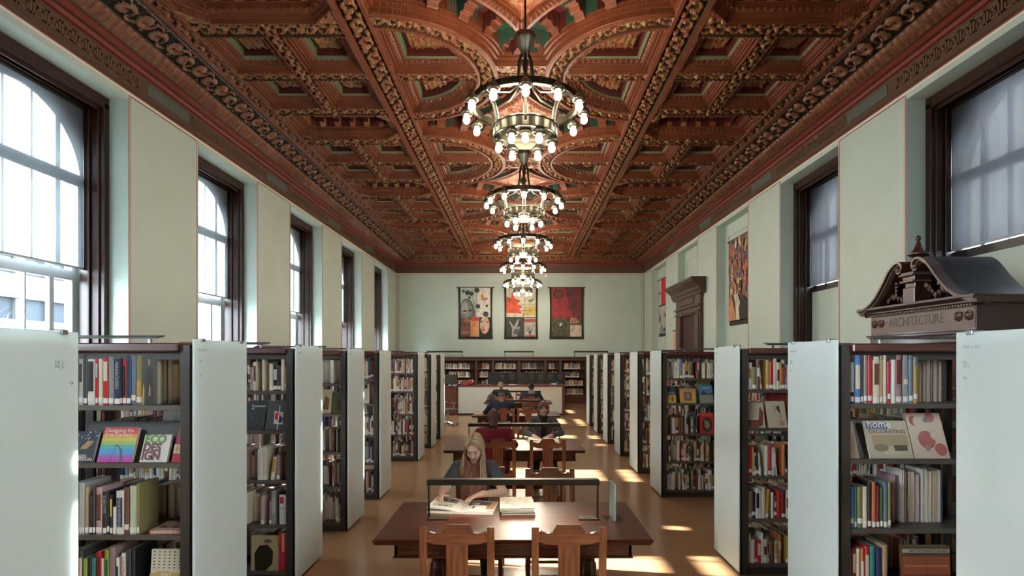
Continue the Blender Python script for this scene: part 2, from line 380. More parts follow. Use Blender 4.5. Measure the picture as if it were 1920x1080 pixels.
def leafy(u, v, cell=0.13):
    """round carved leaves and fruit: jittered cells with petals; 0..1"""
    gu = np.floor(u/cell); gv = np.floor(v/cell); best = np.zeros_like(u)
    for di in (-1, 0, 1):
        for dj in (-1, 0, 1):
            ci = gu+di; cj = gv+dj
            cx = (ci+.5+.45*(hash2(ci, cj, 1)-.5))*cell; cyy = (cj+.5+.45*(hash2(ci, cj, 2)-.5))*cell
            dx = u-cx; dy = v-cyy; r = np.sqrt(dx*dx+dy*dy)/(cell*.62); th = np.arctan2(dy, dx)
            ph = hash2(ci, cj, 3)*6.28; n = 3+np.floor(hash2(ci, cj, 4)*3)
            rr = r*(1+.20*np.cos(n*th+ph+r*2.0)); h = np.sqrt(np.clip(1-rr*rr, 0, 1))*(1-.35*np.exp(-((rr-.42)/.12)**2))
            best = np.maximum(best, h*(.7+.3*hash2(ci, cj, 5)))
    return best
def relief(X, Y):
    ax = np.abs(X); Pp = 3.87
    t = (Y-6.8+Pp*.5) % Pp-Pp*.5             # offset from nearest chandelier line, -1.935..1.935
    at = np.abs(t); up = np.zeros_like(X); m = np.full(X.shape, 1, int)
    d = np.full(X.shape, -1.0); kind = np.zeros(X.shape, int)
    for cx in (3.97, 2.87):                     # square coffers
        for c0 in (1.335,):
            q = .50-np.maximum(np.abs(ax-cx)*.5/.45, np.abs(at-c0)); k = q > 0; d = np.where(k, q, d); kind = np.where(k, 1, kind)
    q = np.minimum(.56-np.abs(at), 1.02-np.abs(ax-3.42)); q = np.minimum(q, (1.26-(np.abs(at)+np.abs(ax-3.42)))/1.2)
    k = q > 0; d = np.where(k, q, d); kind = np.where(k, 2, kind)
    # central strip
    cen = ax < 1.98; yy = 1.935-at; r = np.sqrt((ax-1.98)**2+yy**2)
    q = np.minimum(np.minimum(1.28-r, 1.98-ax), yy-.09); k = cen & (q > 0); d = np.where(k, q, d); kind = np.where(k, 3, kind)
    q = np.minimum(np.minimum(r-1.60, 1.98-ax), yy-.30); k = cen & (q > 0); d = np.where(k, q, d); kind = np.where(k, 4, kind)
    # square coffers of both rows share one profile
    sq = (kind == 1) | (kind == 3)
    steps = [(0, .025, -.02, 0), (.025, .055, .025, 0), (.055, .07, .012, 0), (.07, .10, .05, 0), (.10, .115, .038, 0), (.115, .14, .07, 0), (.14, .195, .10, 0), (.195, .205, .115, 0), (.205, .238, .135, 2), (.238, 9, .30, 3)]
    for a, b, z, mm in steps:
        k = sq & (d >= a) & (d < b); up = np.where(k, z, up); m = np.where(k, mm, m)
    k = sq & (d >= .25) & (d < .31); up = np.where(k, .25, up)
    ros = sq & (d > .31); up = np.where(ros, .25-.07*leafy(X, Y, .09), up); m = np.where(ros, 1, m)
    egg = sq & (d >= .14) & (d < .195); up = np.where(egg, up-.03*np.abs(np.sin(X*38))*np.abs(np.sin(Y*38)), up)
    bead = (d >= 0) & (d < .025); up = np.where(bead, -.02-.012*(np.sin(X*85)*np.sin(Y*85) > 0), up)
    oc = kind == 2
    for a, b, z, mm in [(0, .025, -.02, 0), (.025, .075, .04, 0), (.075, .13, .075, 0), (.13, .18, .11, 0), (.18, .23, .15, 0), (.23, 9, .36, 3)]:
        k = oc & (d >= a) & (d < b); up = np.where(k, z, up); m = np.where(k, mm, m)
    k = oc & (d >= .13) & (d < .18); up = np.where(k, up-.03*np.abs(np.sin(X*34)), up)
    k = oc & (d >= .23) & (d < .33) & (np.sin(X*22) > .35); up = np.where(k, .20, up); m = np.where(k, 1, m)
    k = oc & (d > .38); up = np.where(k, .30-.06*leafy(X, Y, .11), up); m = np.where(k, 0, m)
    st = kind == 4
    for a, b, z, mm in [(0, .03, -.02, 0), (.03, .08, .04, 0), (.08, .13, .08, 0), (.13, .17, .12, 0), (.17, .50, .34, 4), (.50, .56, .16, 0), (.56, .66, .18, 0), (.66, .70, .20, 0), (.70, 9, .26, 5)]:
        k = st & (d >= a) & (d < b); up = np.where(k, z, up); m = np.where(k, mm, m)
    k = st & (d >= .56) & (d < .66); up = np.where(k, up-.035*np.abs(np.sin(np.arctan2(t, X)*26)), up)
    k = st & (d > .74); up = np.where(k, .26-.05*leafy(X, Y, .20), up)
    th = np.arctan2(at, ax-0); arc = np.where(r-1.60 < np.minimum(1.98-ax, yy-.30), np.arctan2(yy, 1.98-ax)*1.75, X+Y)
    br = st & (d >= .17) & (d < .42) & (np.sin(arc*14) > .45); up = np.where(br, .08+(d-.17)*.55+.02*np.sin(d*60), up); m = np.where(br, 0, m)
    redp = st & (d >= .17) & (d < .50) & ~br & (np.sin(arc*7+.8) > 0.2); m = np.where(redp, 3, m)
    # ring round the arcs: two fillets with foliage between; straight ribs: foliage
    rib = (d < 0)
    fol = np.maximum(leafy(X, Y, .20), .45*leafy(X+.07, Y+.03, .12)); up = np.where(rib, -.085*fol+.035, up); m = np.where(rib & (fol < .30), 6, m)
    def garland(u, v, hw, p=.20):
        n_ = np.floor(u/p); a = u-(n_+.5)*p; alt = np.where(n_ % 2 == 0, 1., -1.); j = hash2(n_, n_*0, 9)-.5
        dome = lambda x, y, rx, ry: np.sqrt(np.clip(1-(x/rx)**2-(y/ry)**2, 0, 1))
        g = dome(a-.01*j, v-.22*hw*alt, .060, hw*.52)*(1-.3*np.exp(-((np.hypot(a, v-.22*hw*alt)-.035)/.012)**2))
        for sd in (-1, 1):
            for q_ in (-1, 1):
                du = np.abs(a)-p*.5 if True else a; x = du*np.sign(a)*1.0; cx_, cy_ = x+q_*.028, v-sd*hw*.52
                xr = cx_*.80+cy_*sd*q_*.60; yr = -cx_*.60*sd*q_+cy_*.80
                g = np.maximum(g, .85*dome(xr, yr, .062, .026)*(1-.4*np.exp(-(yr/.006)**2)))
        g = np.maximum(g, .7*dome(a-.05*alt, v+.55*hw*alt, .035, hw*.35)); return g
    gg = np.zeros_like(X); sel = np.zeros(X.shape, bool)
    for c_, hw_ in ((2.19, .15), (3.42, .10), (4.55, .10)):
        k = rib & (np.abs(ax-c_) < hw_); gg = np.where(k, garland(Y+c_, ax-c_, hw_), gg); sel |= k
    for c_, hw_ in ((.70, .13), (1.935, .10)):
        k = rib & ~sel & ((ax > 2.42) | (at > 1.8)) & (np.abs(at-c_) < hw_); gg = np.where(k, garland(X+c_, at-c_, hw_), gg); sel |= k
    k = cen & rib & (r > 1.33) & (r < 1.54); gg = np.where(k, garland(np.arctan2(yy*np.sign(t), 1.98-ax)*1.435, r-1.435, .105), gg); sel |= k
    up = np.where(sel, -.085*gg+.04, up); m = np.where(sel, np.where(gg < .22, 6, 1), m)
    fil = cen & rib & (((r > 1.28) & (r < 1.33)) | ((r > 1.54) & (r < 1.60)))
    up = np.where(fil, -.03, up); m = np.where(fil, 0, m)
    fil = rib & (((ax > 1.98) & (ax < 2.04)) | ((ax > 2.34) & (ax < 2.42)) | (ax > 4.62) | ((ax > 4.42) & (ax < 4.46))); up = np.where(fil, -.035, up); m = np.where(fil, 0, m)
    return up, m
def axis(a, b, s0, s1):
    out = [a]
    while out[-1] < b: out.append(out[-1]+s0+(s1-s0)*min(1, max(0, (out[-1]-7)/14)))
    out[-1] = b; return np.array(out)
ys = np.concatenate([np.array([WN, 0, 3, 5.0]), axis(5.6, WF-.92, .012, .024)]); xs = np.linspace(-4.69, 4.69, 860)
Xg, Yg = np.meshgrid(xs, ys, indexing='ij'); U, Mi = relief(Xg, Yg)
U[:, :4] = 0; Mi[:, :4] = 0
V = np.stack([Xg, Yg, HC+U], -1).reshape(-1, 3); nx, ny = Xg.shape
I = np.arange(nx*ny).reshape(nx, ny); Q = np.stack([I[:-1, :-1], I[:-1, 1:], I[1:, 1:], I[1:, :-1]], -1).reshape(-1, 4)
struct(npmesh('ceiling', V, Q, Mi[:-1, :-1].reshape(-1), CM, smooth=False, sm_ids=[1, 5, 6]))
mb = MB()
for x in (2.01, 2.38, 4.44, 4.64):
    for s_ in (-1, 1): mb.tube([(s_*x, 5.6, HC-.012), (s_*x, WF-.92, HC-.012)], .024, c_wood, 8)
for k in range(5):
    yM = 6.8+3.87*k+1.935
    if yM > WF-2: continue
    for s_ in (-1, 1):
        for r_, q_ in ((1.30, .022), (1.56, .026), (1.605, .018)):
            a0 = math.acos(min(1, .0)) ; mb.tube([(s_*(1.98-r_*math.cos(a)), yM+r_*math.sin(a), HC-.012) for a in [-PI/2+PI*i/40 for i in range(41)]], q_, c_wood, 7)
mb.tube([(-.40, 6.8+1.935, HC-.01), (.40, 6.8+1.935, HC-.01)], .02, c_wood, 6)
struct(mb.build('trim_ceiling', smooth=True))
struct(MB().box(WL-.85, WR+.85, WN-.3, WF+.3, 7.05, 7.25, m_stone).build('roof_slab'))
# ------------------------------------------------------------------ cornice: profile (offset from wall, z, material, ornament amplitude)
k_frieze = mat('frieze_brown', (0.075, 0.038, 0.022), 0.5); k_slate = mat('frieze_slate', (0.075, 0.088, 0.078), 0.5)
k_red = mat('cornice_red', (0.15, 0.018, 0.012), 0.45); k_brown = mat('cornice_brown', (0.085, 0.028, 0.013), 0.45, bump=(50, .3, .008))
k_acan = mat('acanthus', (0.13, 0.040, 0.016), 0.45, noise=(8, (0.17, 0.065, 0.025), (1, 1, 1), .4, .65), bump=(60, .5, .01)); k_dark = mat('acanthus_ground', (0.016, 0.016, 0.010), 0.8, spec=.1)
def band(name, path_fn, prof):
    """path_fn(o) -> (start, end) points at wall offset o; prof: list of (o0,z0,o1,z1,n,mat,amp,style)"""
    parts = []
    for (o0, z0, o1, z1, n, mm, amp, style) in prof:
        A, B = path_fn(o0); L = (Vector(B)-Vector(A)).length; step = .015 if amp else L
        ns = max(1, int(L/step)); u = np.linspace(0, 1, ns+1); v = np.linspace(0, 1, n+1)
        A0, B0 = map(np.array, path_fn(o0)); A1, B1 = map(np.array, path_fn(o1))
        P0 = A0[None]+(B0-A0)[None]*u[:, None]; P1 = A1[None]+(B1-A1)[None]*u[:, None]
        XY = P0[:, None]*(1-v)[None, :, None]+P1[:, None]*v[None, :, None]; Z = z0+(z1-z0)*v[None]+0*u[:, None]
        w = math.hypot(o1-o0, z1-z0); uu = u[:, None]*L+0*v[None]; vv = v[None]*w+0*u[:, None]
        inw = (A1-A0)/max(1e-6, np.linalg.norm(A1-A0)) if o1 != o0 else None
        h = np.zeros_like(uu); mi = np.zeros((ns, n), int)
        if style == 'scroll':
            h = .35*leafy(uu, vv, .15)
            for k_ in range(2):
                q_ = (uu+.31*k_) % .62-.31; sg = 1 if k_ else -1; cx_ = w*.5+sg*w*.10; r_ = np.sqrt(q_**2+(vv-cx_)**2); th_ = np.arctan2(vv-cx_, q_)*sg
                sp = (.5+.5*np.cos(r_/.026-th_))**.7*np.clip((.155-r_)/.03, 0, 1); h = np.where(r_ < .155, np.maximum(sp, .9*np.exp(-(r_/.028)**2)), h)
            wv = np.abs(vv-w*.5-w*.36*np.sin(uu/.62*2*PI)); h = np.maximum(h, .85*np.exp(-(wv/.016)**2)); h *= np.clip(np.minimum(vv, w-vv)/.02, 0, 1)
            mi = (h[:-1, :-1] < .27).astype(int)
        elif style == 'egg':
            a = (uu/.13) % 1-.5; h = np.sqrt(np.clip(1-(a/.42)**2-((vv-w*.5)/(w*.48))**2, 0, 1))*(1-.5*np.exp(-(a/.08)**2))
        elif style == 'bead':
            h = np.abs(np.sin(uu*PI/.05))
        # displace downwards and inwards
        nz = -(abs(o1-o0))/w; ni = abs(z1-z0)/w
        Z = Z+nz*h*amp; dirv = (np.array(path_fn(1.0)[0])-np.array(path_fn(0.0)[0])); 
        XYs = XY.copy(); nrm = path_fn.nrm
        XYs = XYs+np.array(nrm)[None, None]*(ni*h*amp)[..., None]
        V = np.concatenate([XYs, Z[..., None]], -1).reshape(-1, 3); I = np.arange(len(V)).reshape(ns+1, n+1)
        Qd = np.stack([I[:-1, :-1], I[1:, :-1], I[1:, 1:], I[:-1, 1:]], -1).reshape(-1, 4); parts.append((V, Qd, mi.reshape(-1), mm))
    mats = []; Vs = []; Qs = []; Ms = []; k = 0
    for V, Qd, mi, mm in parts:
        a, b = mm if isinstance(mm, tuple) else (mm, mm)
        for q in (a, b):
            if q not in mats: mats.append(q)
        Vs.append(V); Qs.append(Qd+k); k += len(V); Ms.append(np.where(mi == 1, mats.index(b), mats.index(a)))
    return struct(npmesh(name, np.concatenate(Vs), np.concatenate(Qs), np.concatenate(Ms), mats, smooth=False))
PROF = [(.0, 5.85, .045, 5.87, 1, k_frieze, 0, ''), (.045, 5.87, .045, 6.17, 1, k_frieze, 0, ''), (.045, 6.17, .09, 6.18, 1, k_red, 0, ''),
        (.09, 6.18, .10, 6.23, 1, k_red, 0, ''), (.10, 6.23, .16, 6.235, 1, k_brown, 0, ''), (.16, 6.235, .22, 6.27, 2, k_red, 0, ''), (.22, 6.27, .28, 6.275, 1, k_brown, 0, ''),
        (.28, 6.275, .46, 6.39, 8, k_acan, .035, 'egg'), (.46, 6.39, .50, 6.39, 2, k_brown, 0, ''),
        (.49, 6.39, .91, 6.44, 30, (k_acan, k_dark), .055, 'scroll'), (.90, 6.44, .90, 6.42, 1, k_brown, 0, ''), (.90, 6.42, .94, 6.42, 2, k_brown, .02, 'bead'), (.94, 6.42, 1.0, 6.48, 1, k_acan, 0, '')]
def pl_(o): return (WL+o, 4.2), (WL+o, WF-o)
pl_.nrm = (1, 0)
def pr_(o): return (WR-o, 4.2), (WR-o, WF-o)
pr_.nrm = (-1, 0)
def pf_(o): return (WL+o, WF-o), (WR-o, WF-o)
pf_.nrm = (0, -1)
PR = [tuple((p[0]*.84 if i in (0, 2) else p[i]) if False else p[i] for i in range(8)) for p in PROF]
band('trim_cornice_left', pl_, PROF); band('trim_cornice_far', pf_, PROF)
pr_2 = [(p[0]*.9, p[1], p[2]*.9, p[3], *p[4:]) for p in PROF]; band('trim_cornice_right', pr_, pr_2)
# frieze paint: slate panels over the piers, Greek key over the openings
def frieze(name, wx, s):
    mb = MB(); xa, xb = (wx+.045, wx+.049) if s > 0 else (wx-.049*.9-.004, wx-.045*.9)
    k_key = mat('key_gold', (0.13, 0.070, 0.038), 0.5); xk = (xb, xb+.002) if s > 0 else (xa-.002, xa)
    for i in range(2, len(WY)):
        b = WY[i]+WW; nx = WY[i+1] if i+1 < len(WY) else WF-.3
        mb.box(xa, xb, b+.35, nx-.35, 5.95, 6.12, k_slate)
        y = WY[i]-.25; u = .022
        while y+9*u < b+.28:
            for (p, q, r, t) in ((0, 8, 6, 7), (0, 1, 0, 7), (0, 6, 0, 1), (5, 6, 0, 5), (2.2, 6, 4, 5), (2.2, 3.2, 2.4, 5), (7, 8, 0, 7), (7, 9, 0, 1)):
                mb.box(xk[0], xk[1], y+p*u, y+q*u, 5.945+r*u*1.1, 5.945+t*u*1.1, k_key)
            y += 9*u
    return struct(mb.build(name))
frieze('trim_frieze_left', WL, 1); frieze('trim_frieze_right', WR, -1)
# ------------------------------------------------------------------ book ranges with frosted glass ends
XA = 2.0; DEP = .65; RH = 2.10; SH = [0.10, .515, .912, 1.355, 1.71]
LZ = [1.85, 3.38, 4.91, 6.39, 7.83, 10.75, 12.32, 13.73]
RZ = [1.90, 3.51, 5.10, 7.97, 9.60, 11.30, 12.96, 14.70, 16.40]
m_clip = mat('clip_steel', (0.25, 0.25, 0.24), 0.3, 0.8); m_print = mat('faded_print', (0.45, 0.50, 0.50), 0.6); m_print2 = mat('grey_print', (0.25, 0.28, 0.28), 0.6)
def make_range(s, Z, n, name_lbl):
    """s=-1 left side, 1 right side; two 0.9 m sections running to the wall"""
    t = thing('book_range', name_lbl, 'bookcase', (s*XA, Z, 0), 0, None)
    X = lambda a, b: (min(s*a, s*b), max(s*a, s*b))
    def bx(mb, a, b, y0, y1, z0, z1, m, bv=.003): x0, x1 = X(a, b); mb.bbox(x0, x1, y0, y1, z0, z1, m, bv)
    NS = 3; SW = .89
    mb = MB()
    for k in range(NS+1):
        a = .025+k*SW
        bx(mb, a, a+.07, .02, .06, 0, RH-.015, m_steel); bx(mb, a, a+.07, DEP-.06, DEP-.02, 0, RH-.015, m_steel)
        if k == 0: bx(mb, a, a+.012, .02, DEP-.02, 0, RH-.015, m_steel)
        bx(mb, a+.01, a+.05, DEP/2-.02, DEP/2+.02, 0, RH-.1, m_steel)
    mb.build('upright_frame', t)
    mb = MB(); bx(mb, .03, NS*SW+.095, .03, DEP-.03, 0, .085, m_steel); mb.build('plinth', t)
    for z in SH:
        mb = MB(); x0, x1 = X(.095, NS*SW+.03)
        for (y0, y1) in ((.03, DEP/2-.015), (DEP/2+.015, DEP-.03)):
            mb.bbox(x0, x1, y0, y1, z-.02, z, m_shelf, .004)
        mb.bbox(x0, x1, .028, .034, z-.03, z+.002, m_shelf, .002); mb.bbox(x0, x1, DEP-.034, DEP-.028, z-.03, z+.002, m_shelf, .002)
        mb.build('shelf', t)
    mb = MB(); bx(mb, .095, NS*SW+.1, -.01, DEP+.01, RH-.06, RH-.005, m_topwood, .008); bx(mb, .095, NS*SW+.05, .05, DEP-.05, RH-.11, RH-.06, m_steel); mb.build('canopy', t)
    p = MB(); x0, x1 = X(-.004, .008); p.bbox(x0, x1, 0, DEP, .03, RH+.018, m_frost, .003); pn = p.build('glass_end_panel', t)
    for y in (.08, DEP-.10):
        q = MB(); x0, x1 = X(-.012, .05); q.bbox(x0, x1, y, y+.035, RH+.004, RH+.026, m_clip, .003); q.build('clip', pn)
    rz = PI/2 if s < 0 else -PI/2
    # lettering on the aisle face of the panel
    def lt(body, size, yy, zz, m):
        o = text(body, size, m, pn, (-s*.0048, yy, zz), (PI/2, 0, rz), 'lettering'); return o
    if s > 0:
        y = DEP-.04
        lt('FINE ARTS', .021, y, 2.045, m_print)
        lt('741\n747.2', .019, y, 1.975, m_print); lt('\u2190', .035, y, 1.90, m_print)
    else:
        lt('747.2\n741.5' if n == 0 else '745', .021, DEP-.13 if n == 0 else .05, 1.975, m_print2 if n == 0 else m_print)
        lt('\u2192', .035, DEP-.06 if n == 0 else .05, 1.88, m_print2 if n == 0 else m_print)
        if n > 0: lt('FINE ARTS', .021, .04, 2.045, m_print)
    # slim uplighter on the canopy
    q = thing('range_uplight', name_lbl.replace('bookcase', 'slim grey uplight on the bookcase', 1).replace('double-sided ', ''), 'light', (s*(XA+.75), Z+.2, RH-.004))
    MB().prism([(-.04, .03), (.04, .045), (.04, .055), (-.04, .040)], 0, -.42, .42, m_steel).build('louvre', q)
    for x in (-.35, .35): MB().bbox(x-.01, x+.01, -.01, .01, 0, .040, m_clip, .002).build('bracket', q)
    return t
LW = ['nearest', 'second', 'third', 'fourth', 'fifth', 'sixth', 'seventh', 'eighth', 'ninth']
LEFT = [make_range(-1, z, i, 'double-sided steel bookcase with frosted glass end, %s along the left aisle' % LW[i]) for i, z in enumerate(LZ)]
RIGHT = [make_range(1, z, i, 'double-sided steel bookcase with frosted glass end, %s along the right aisle' % LW[i]) for i, z in enumerate(RZ)]
# ------------------------------------------------------------------ books
COL = {'black': (.015, .015, .017), 'charcoal': (.05, .052, .055), 'dark red': (.16, .015, .015), 'red': (.45, .02, .025), 'brown': (.13, .055, .028),
 'tan': (.40, .28, .16), 'cream': (.62, .56, .42), 'white': (.66, .65, .60), 'grey': (.25, .26, .25), 'silver grey': (.42, .43, .41), 'navy': (.025, .04, .11),
 'blue': (.08, .20, .48), 'slate blue': (.12, .18, .24), 'pale blue': (.38, .50, .58), 'teal': (.04, .24, .22), 'green': (.05, .11, .045), 'lime green': (.28, .38, .07),
 'olive': (.22, .20, .08), 'ochre': (.45, .27, .05), 'orange': (.50, .15, .05), 'pink': (.50, .32, .32), 'mauve': (.30, .19, .19), 'yellow': (.60, .48, .10), 'pale green': (.45, .52, .38)}
BK = {k: mat('book_'+k.replace(' ', '_'), v, .35 if v[0] < .6 else .5) for k, v in COL.items()}
m_pages = mat('book_pages', (.58, .52, .42), 0.75, noise=(60, (.44, .38, .29), (1, .02, .02), .4, .6))
m_label = mat('call_label', (.70, .68, .62), .6)
def book_parts(w, h, d, col, band=None, bandz=.6, rng=rng, far=False):
    """local: spine at y=0 facing -y, standing on z=0, centred on x; returns (cover MB, pages MB, label MB)"""
    cv = MB(); m = BK[col]; t = .0025; hw = w/2
    sp = [(-hw, .006), (-hw*.6, .0012), (0, -.001), (hw*.6, .0012), (hw, .006), (hw, d), (hw-t, d), (hw-t, .008), (-hw+t, .008), (-hw+t, d), (-hw, d)]
    cv.prism(sp, 2, 0, h, m)
    if band:
        mb_ = BK[band[0]] if isinstance(band, tuple) else BK[band]
        for (z0, z1) in ([(bandz, bandz+.1)] if not isinstance(band, tuple) else band[1]):
            cv.prism([(-hw*.75, .0006), (0, -.0016), (hw*.75, .0006)], 2, z0*h, z1*h, mb_, caps=False)
    pg = MB(); pg.box(-hw+t, hw-t, .008, d-.004, .003, h-.003, m_pages)
    l0 = rng.choice((.008, .012, .012, .018, .03)); lb = MB(); lb.prism([(-hw*.95, .0028), (-hw*.6, .0001), (0, -.0022), (hw*.6, .0001), (hw*.95, .0028)], 2, l0, l0+.033, m_label, caps=False)
    return cv, pg, lb
NB = [0]; FARB = MB(); USED = set()
def nth(n): return ['zeroth', 'first', 'second', 'third', 'fourth', 'fifth', 'sixth', 'seventh', 'eighth', 'ninth', 'tenth', 'eleventh', 'twelfth', 'thirteenth', 'fourteenth', 'fifteenth', 'sixteenth', 'seventeenth', 'eighteenth', 'nineteenth', 'twentieth', 'twenty-first', 'twenty-second', 'twenty-third', 'twenty-fourth', 'twenty-fifth', 'twenty-sixth', 'twenty-seventh', 'twenty-eighth', 'twenty-ninth', 'thirtieth', 'thirty-first', 'thirty-second', 'thirty-third', 'thirty-fourth', 'thirty-fifth'][n]
def stamp(dst, src, M):
    k = len(dst.v); dst.v += [tuple(M @ Vector(v)) for v in src.v]
    for f, i in zip(src.f, src.mi): dst.f.append(tuple(j+k for j in f)); dst.mi.append(dst.slot(src.mats[i]))
def put_book(x, y, z, w, h, d, col, label, group, lean=0.0, flip=False, band=None, bandz=.6, title=None, rot=0.0, single=True, lab=True):
    """x,y: spine-foot centre. lean about y axis (top moves to +x)."""
    cv, pg, lb = book_parts(w, h, d, col, band, bandz)
    if lean > 0: ox = w/2
    elif lean < 0: ox = -w/2
    else: ox = 0
    M = Matrix.Translation((x+ox, y, z+.0005)) @ Matrix.Rotation(lean, 4, 'Y') @ Matrix.Translation((-ox, 0, 0)) @ Matrix.Rotation((PI if flip else 0)+rot, 4, 'Z')
    if flip: M = Matrix.Translation((x+ox, y, z+.0005)) @ Matrix.Rotation(lean, 4, 'Y') @ Matrix.Translation((-ox, d, 0)) @ Matrix.Rotation(PI, 4, 'Z')
    if not single:
        for q in ((cv, pg, lb) if lab else (cv, pg)): stamp(FARB, q, M)
        return
    NB[0] += 1
    t = thing('book', label, 'book', (0, 0, 0), 0, group); t.matrix_world = M
    cv.build('cover', t); pg.build('pages', t)
    if lab: lb.build('call_label', t)
    if title: text(title[0], title[1], BK[title[2]], t, (-title[1]*.30, -.003, h*.93), (0, PI/2, 0) if False else (PI/2, PI/2, 0), 'spine_title')
def side_x(s, Z, px): return (px-VX)*(Z)/F
def row_from_px(tagname, s, Z, zi, off, scale, items, group, where, yo, back_d=.22, single=True):
    """items: (l, r, top, colour[, band, title]) in zoomed crop pixels (off=(x0,y0), scale)"""
    Yf = Z+.045; n = 0; its = sorted(items, key=lambda q: -q[1] if s < 0 else q[0])
    for it in its:
        l, r, tp, col = it[:4]; n += 1
        flip = len(it) > 4 and it[4] == 'back'; yb = Yf+(.12 if flip else 0)
        X0 = (off[0]+l/scale-VX)*yb/F; X1 = (off[0]+r/scale-VX)*yb/F
        zt = EYE-(off[1]+tp/scale-VY)*yb/F; z0 = SH[zi]; h = max(.12, zt-z0)
        limit = (.40 if zi < 4 else .31)
        band = it[5] if len(it) > 5 else None; title = it[6] if len(it) > 6 else None
        hh = 'tall' if h > .27 else ('short' if h < .21 else 'mid-height')
        side = 'fore-edge side of' if flip else ''
        lb = '%s %s book%s, %s from post, %s' % (hh, col.replace(' ', '-'), ' pages outward' if flip else '', nth(n), where)
        put_book((X0+X1)/2, yb if not flip else yb, z0, max(.008, (X1-X0)*.97), min(h, limit), rng.uniform(.17, .23) if not flip else .17, col, lb, group, flip=flip, band=band, title=title, single=single, lab=not flip)
W1 = '%s shelf, second left bookcase'
W2 = '%s shelf, second right bookcase'
T = lambda b, s, c: (b, s, c)
row_from_px('a', -1, LZ[1], 4, (0, 600), 4.5, [
 (560,590,330,'grey'),(594,628,345,'dark red',''),(632,657,365,'mauve','',('white',[(.02,.2)])),(660,695,330,'silver grey','',('charcoal',[(.5,.9)])),(698,732,295,'charcoal'),(735,795,330,'white','',('black',[(.3,.95)])),
 (800,823,330,'red','',('pale blue',[(.6,.9)])),(826,862,328,'cream'),(864,910,310,'red','',('cream',[(.5,.9)])),(912,955,310,'grey'),(960,1010,328,'navy','',None,T('MAKEOVERS', .030, 'silver grey')),(1012,1028,320,'black'),
 (1030,1062,330,'red','',('black',[(.2,.85)])),(1064,1100,292,'navy'),(1104,1143,298,'slate blue'),(1145,1195,300,'olive','',('ochre',[(.1,.5)])),
 (1340,1370,330,'cream','back'),(1374,1412,330,'olive','back'),(1420,1452,328,'white','back'),(1458,1502,372,'cream','back'),(1510,1535,335,'cream','back')],
 'books on the top shelf of the second left bookcase', W1 % 'top', 0)
row_from_px('b', -1, LZ[1], 2, (0, 840), 4.5, [
 (570,600,310,'navy'),(602,630,300,'cream'),(632,655,300,'grey'),(660,708,295,'silver grey'),(712,742,330,'tan'),(745,775,400,'black'),(778,800,330,'charcoal'),(805,855,335,'pink','',('brown',[(.3,.85)])),
 (862,897,375,'black','',None,T('SURFACES', .024, 'silver grey')),(900,920,370,'black'),(925,945,400,'black','',('yellow',[(.45,.9)])),(948,973,500,'white'),(976,1040,365,'white','',('navy',[(.15,.85)]),T('ANTIQUES INVESTIGATOR', .018, 'cream')),
 (1042,1085,335,'brown'),(1090,1148,320,'pale green'),(1150,1172,300,'olive')],
 'books on the third shelf of the second left bookcase', W1 % 'middle', 0)
row_from_px('c', -1, LZ[1], 1, (0, 840), 4.5, [
 (575,630,880,'grey'),(635,660,910,'brown'),(662,695,865,'charcoal','',('cream',[(.4,.85)])),(697,731,935,'lime green'),(735,765,930,'black'),(768,803,930,'teal'),(808,848,880,'red','',('dark red',[(.4,.9)])),
 (850,872,935,'cream'),(876,912,860,'lime green','',('green',[(.1,.8)])),(918,965,840,'mauve'),(975,1000,930,'white','',('navy',[(.3,.8)])),(1018,1055,890,'white','',None,T('INDUSTRIAL', .024, 'red')),(1060,1100,860,'charcoal'),(1104,1135,850,'black')],
 'books on the second lowest shelf of the second left bookcase', W1 % 'fourth', 0)
row_from_px('d', 1, RZ[1], 4, (1520, 600), 4.5, [
 (333,370,318,'black','',('silver grey',[(.25,.9)])),(373,425,262,'blue','',('cream',[(.3,.8)])),(428,446,300,'charcoal'),(450,482,282,'mauve'),(485,522,290,'red'),(530,585,308,'cream','',('brown',[(.4,.85)])),(588,612,300,'tan'),(614,645,285,'cream'),
 (650,678,350,'red'),(682,720,335,'white'),(722,772,258,'mauve','',('dark red',[(.4,.9)])),(780,828,252,'grey','',('cream',[(.4,.5)])),(832,868,252,'slate blue'),(872,905,310,'ochre','',('slate blue',[(.8,1)])),
 (915,945,315,'tan','back'),(948,975,310,'pink','back'),(985,1006,312,'white','back'),(1010,1030,320,'brown','back'),(1034,1070,325,'pink','back'),(1075,1110,345,'brown','back')],
 'books on the top shelf of the second right bookcase', W2 % 'top', 0)
row_from_px('e', 1, RZ[1], 2, (1520, 840), 4.5, [
 (335,370,330,'blue'),(373,392,330,'teal'),(395,441,330,'olive'),(443,482,330,'cream'),(485,517,290,'black'),(520,555,290,'orange'),(558,586,320,'dark red'),(590,616,330,'green'),(618,655,290,'slate blue'),(657,683,290,'olive'),
 (690,712,230,'pink','back'),(770,790,185,'white','back'),(794,812,200,'dark red','back'),(830,872,200,'cream','back'),(880,915,225,'pink','back'),(942,980,180,'white','back'),(985,1018,195,'cream','back'),(1022,1048,190,'tan','back'),(1055,1095,190,'cream','back'),(1098,1112,180,'navy','back')],
 'books on the third shelf of the second right bookcase', W2 % 'middle', 0)
row_from_px('f', 1, RZ[1], 1, (1520, 840), 4.5, [
 (330,350,850,'red'),(353,386,838,'dark red','',('cream',[(.4,.85)])),(390,420,850,'cream'),(424,455,850,'orange','',('white',[(.3,.7)])),(460,500,830,'red','',('cream',[(.3,.8)])),(505,550,830,'teal'),(556,606,850,'navy'),(610,655,820,'tan')],
 'books on the second lowest shelf of the second right bookcase', W2 % 'fourth', 0)
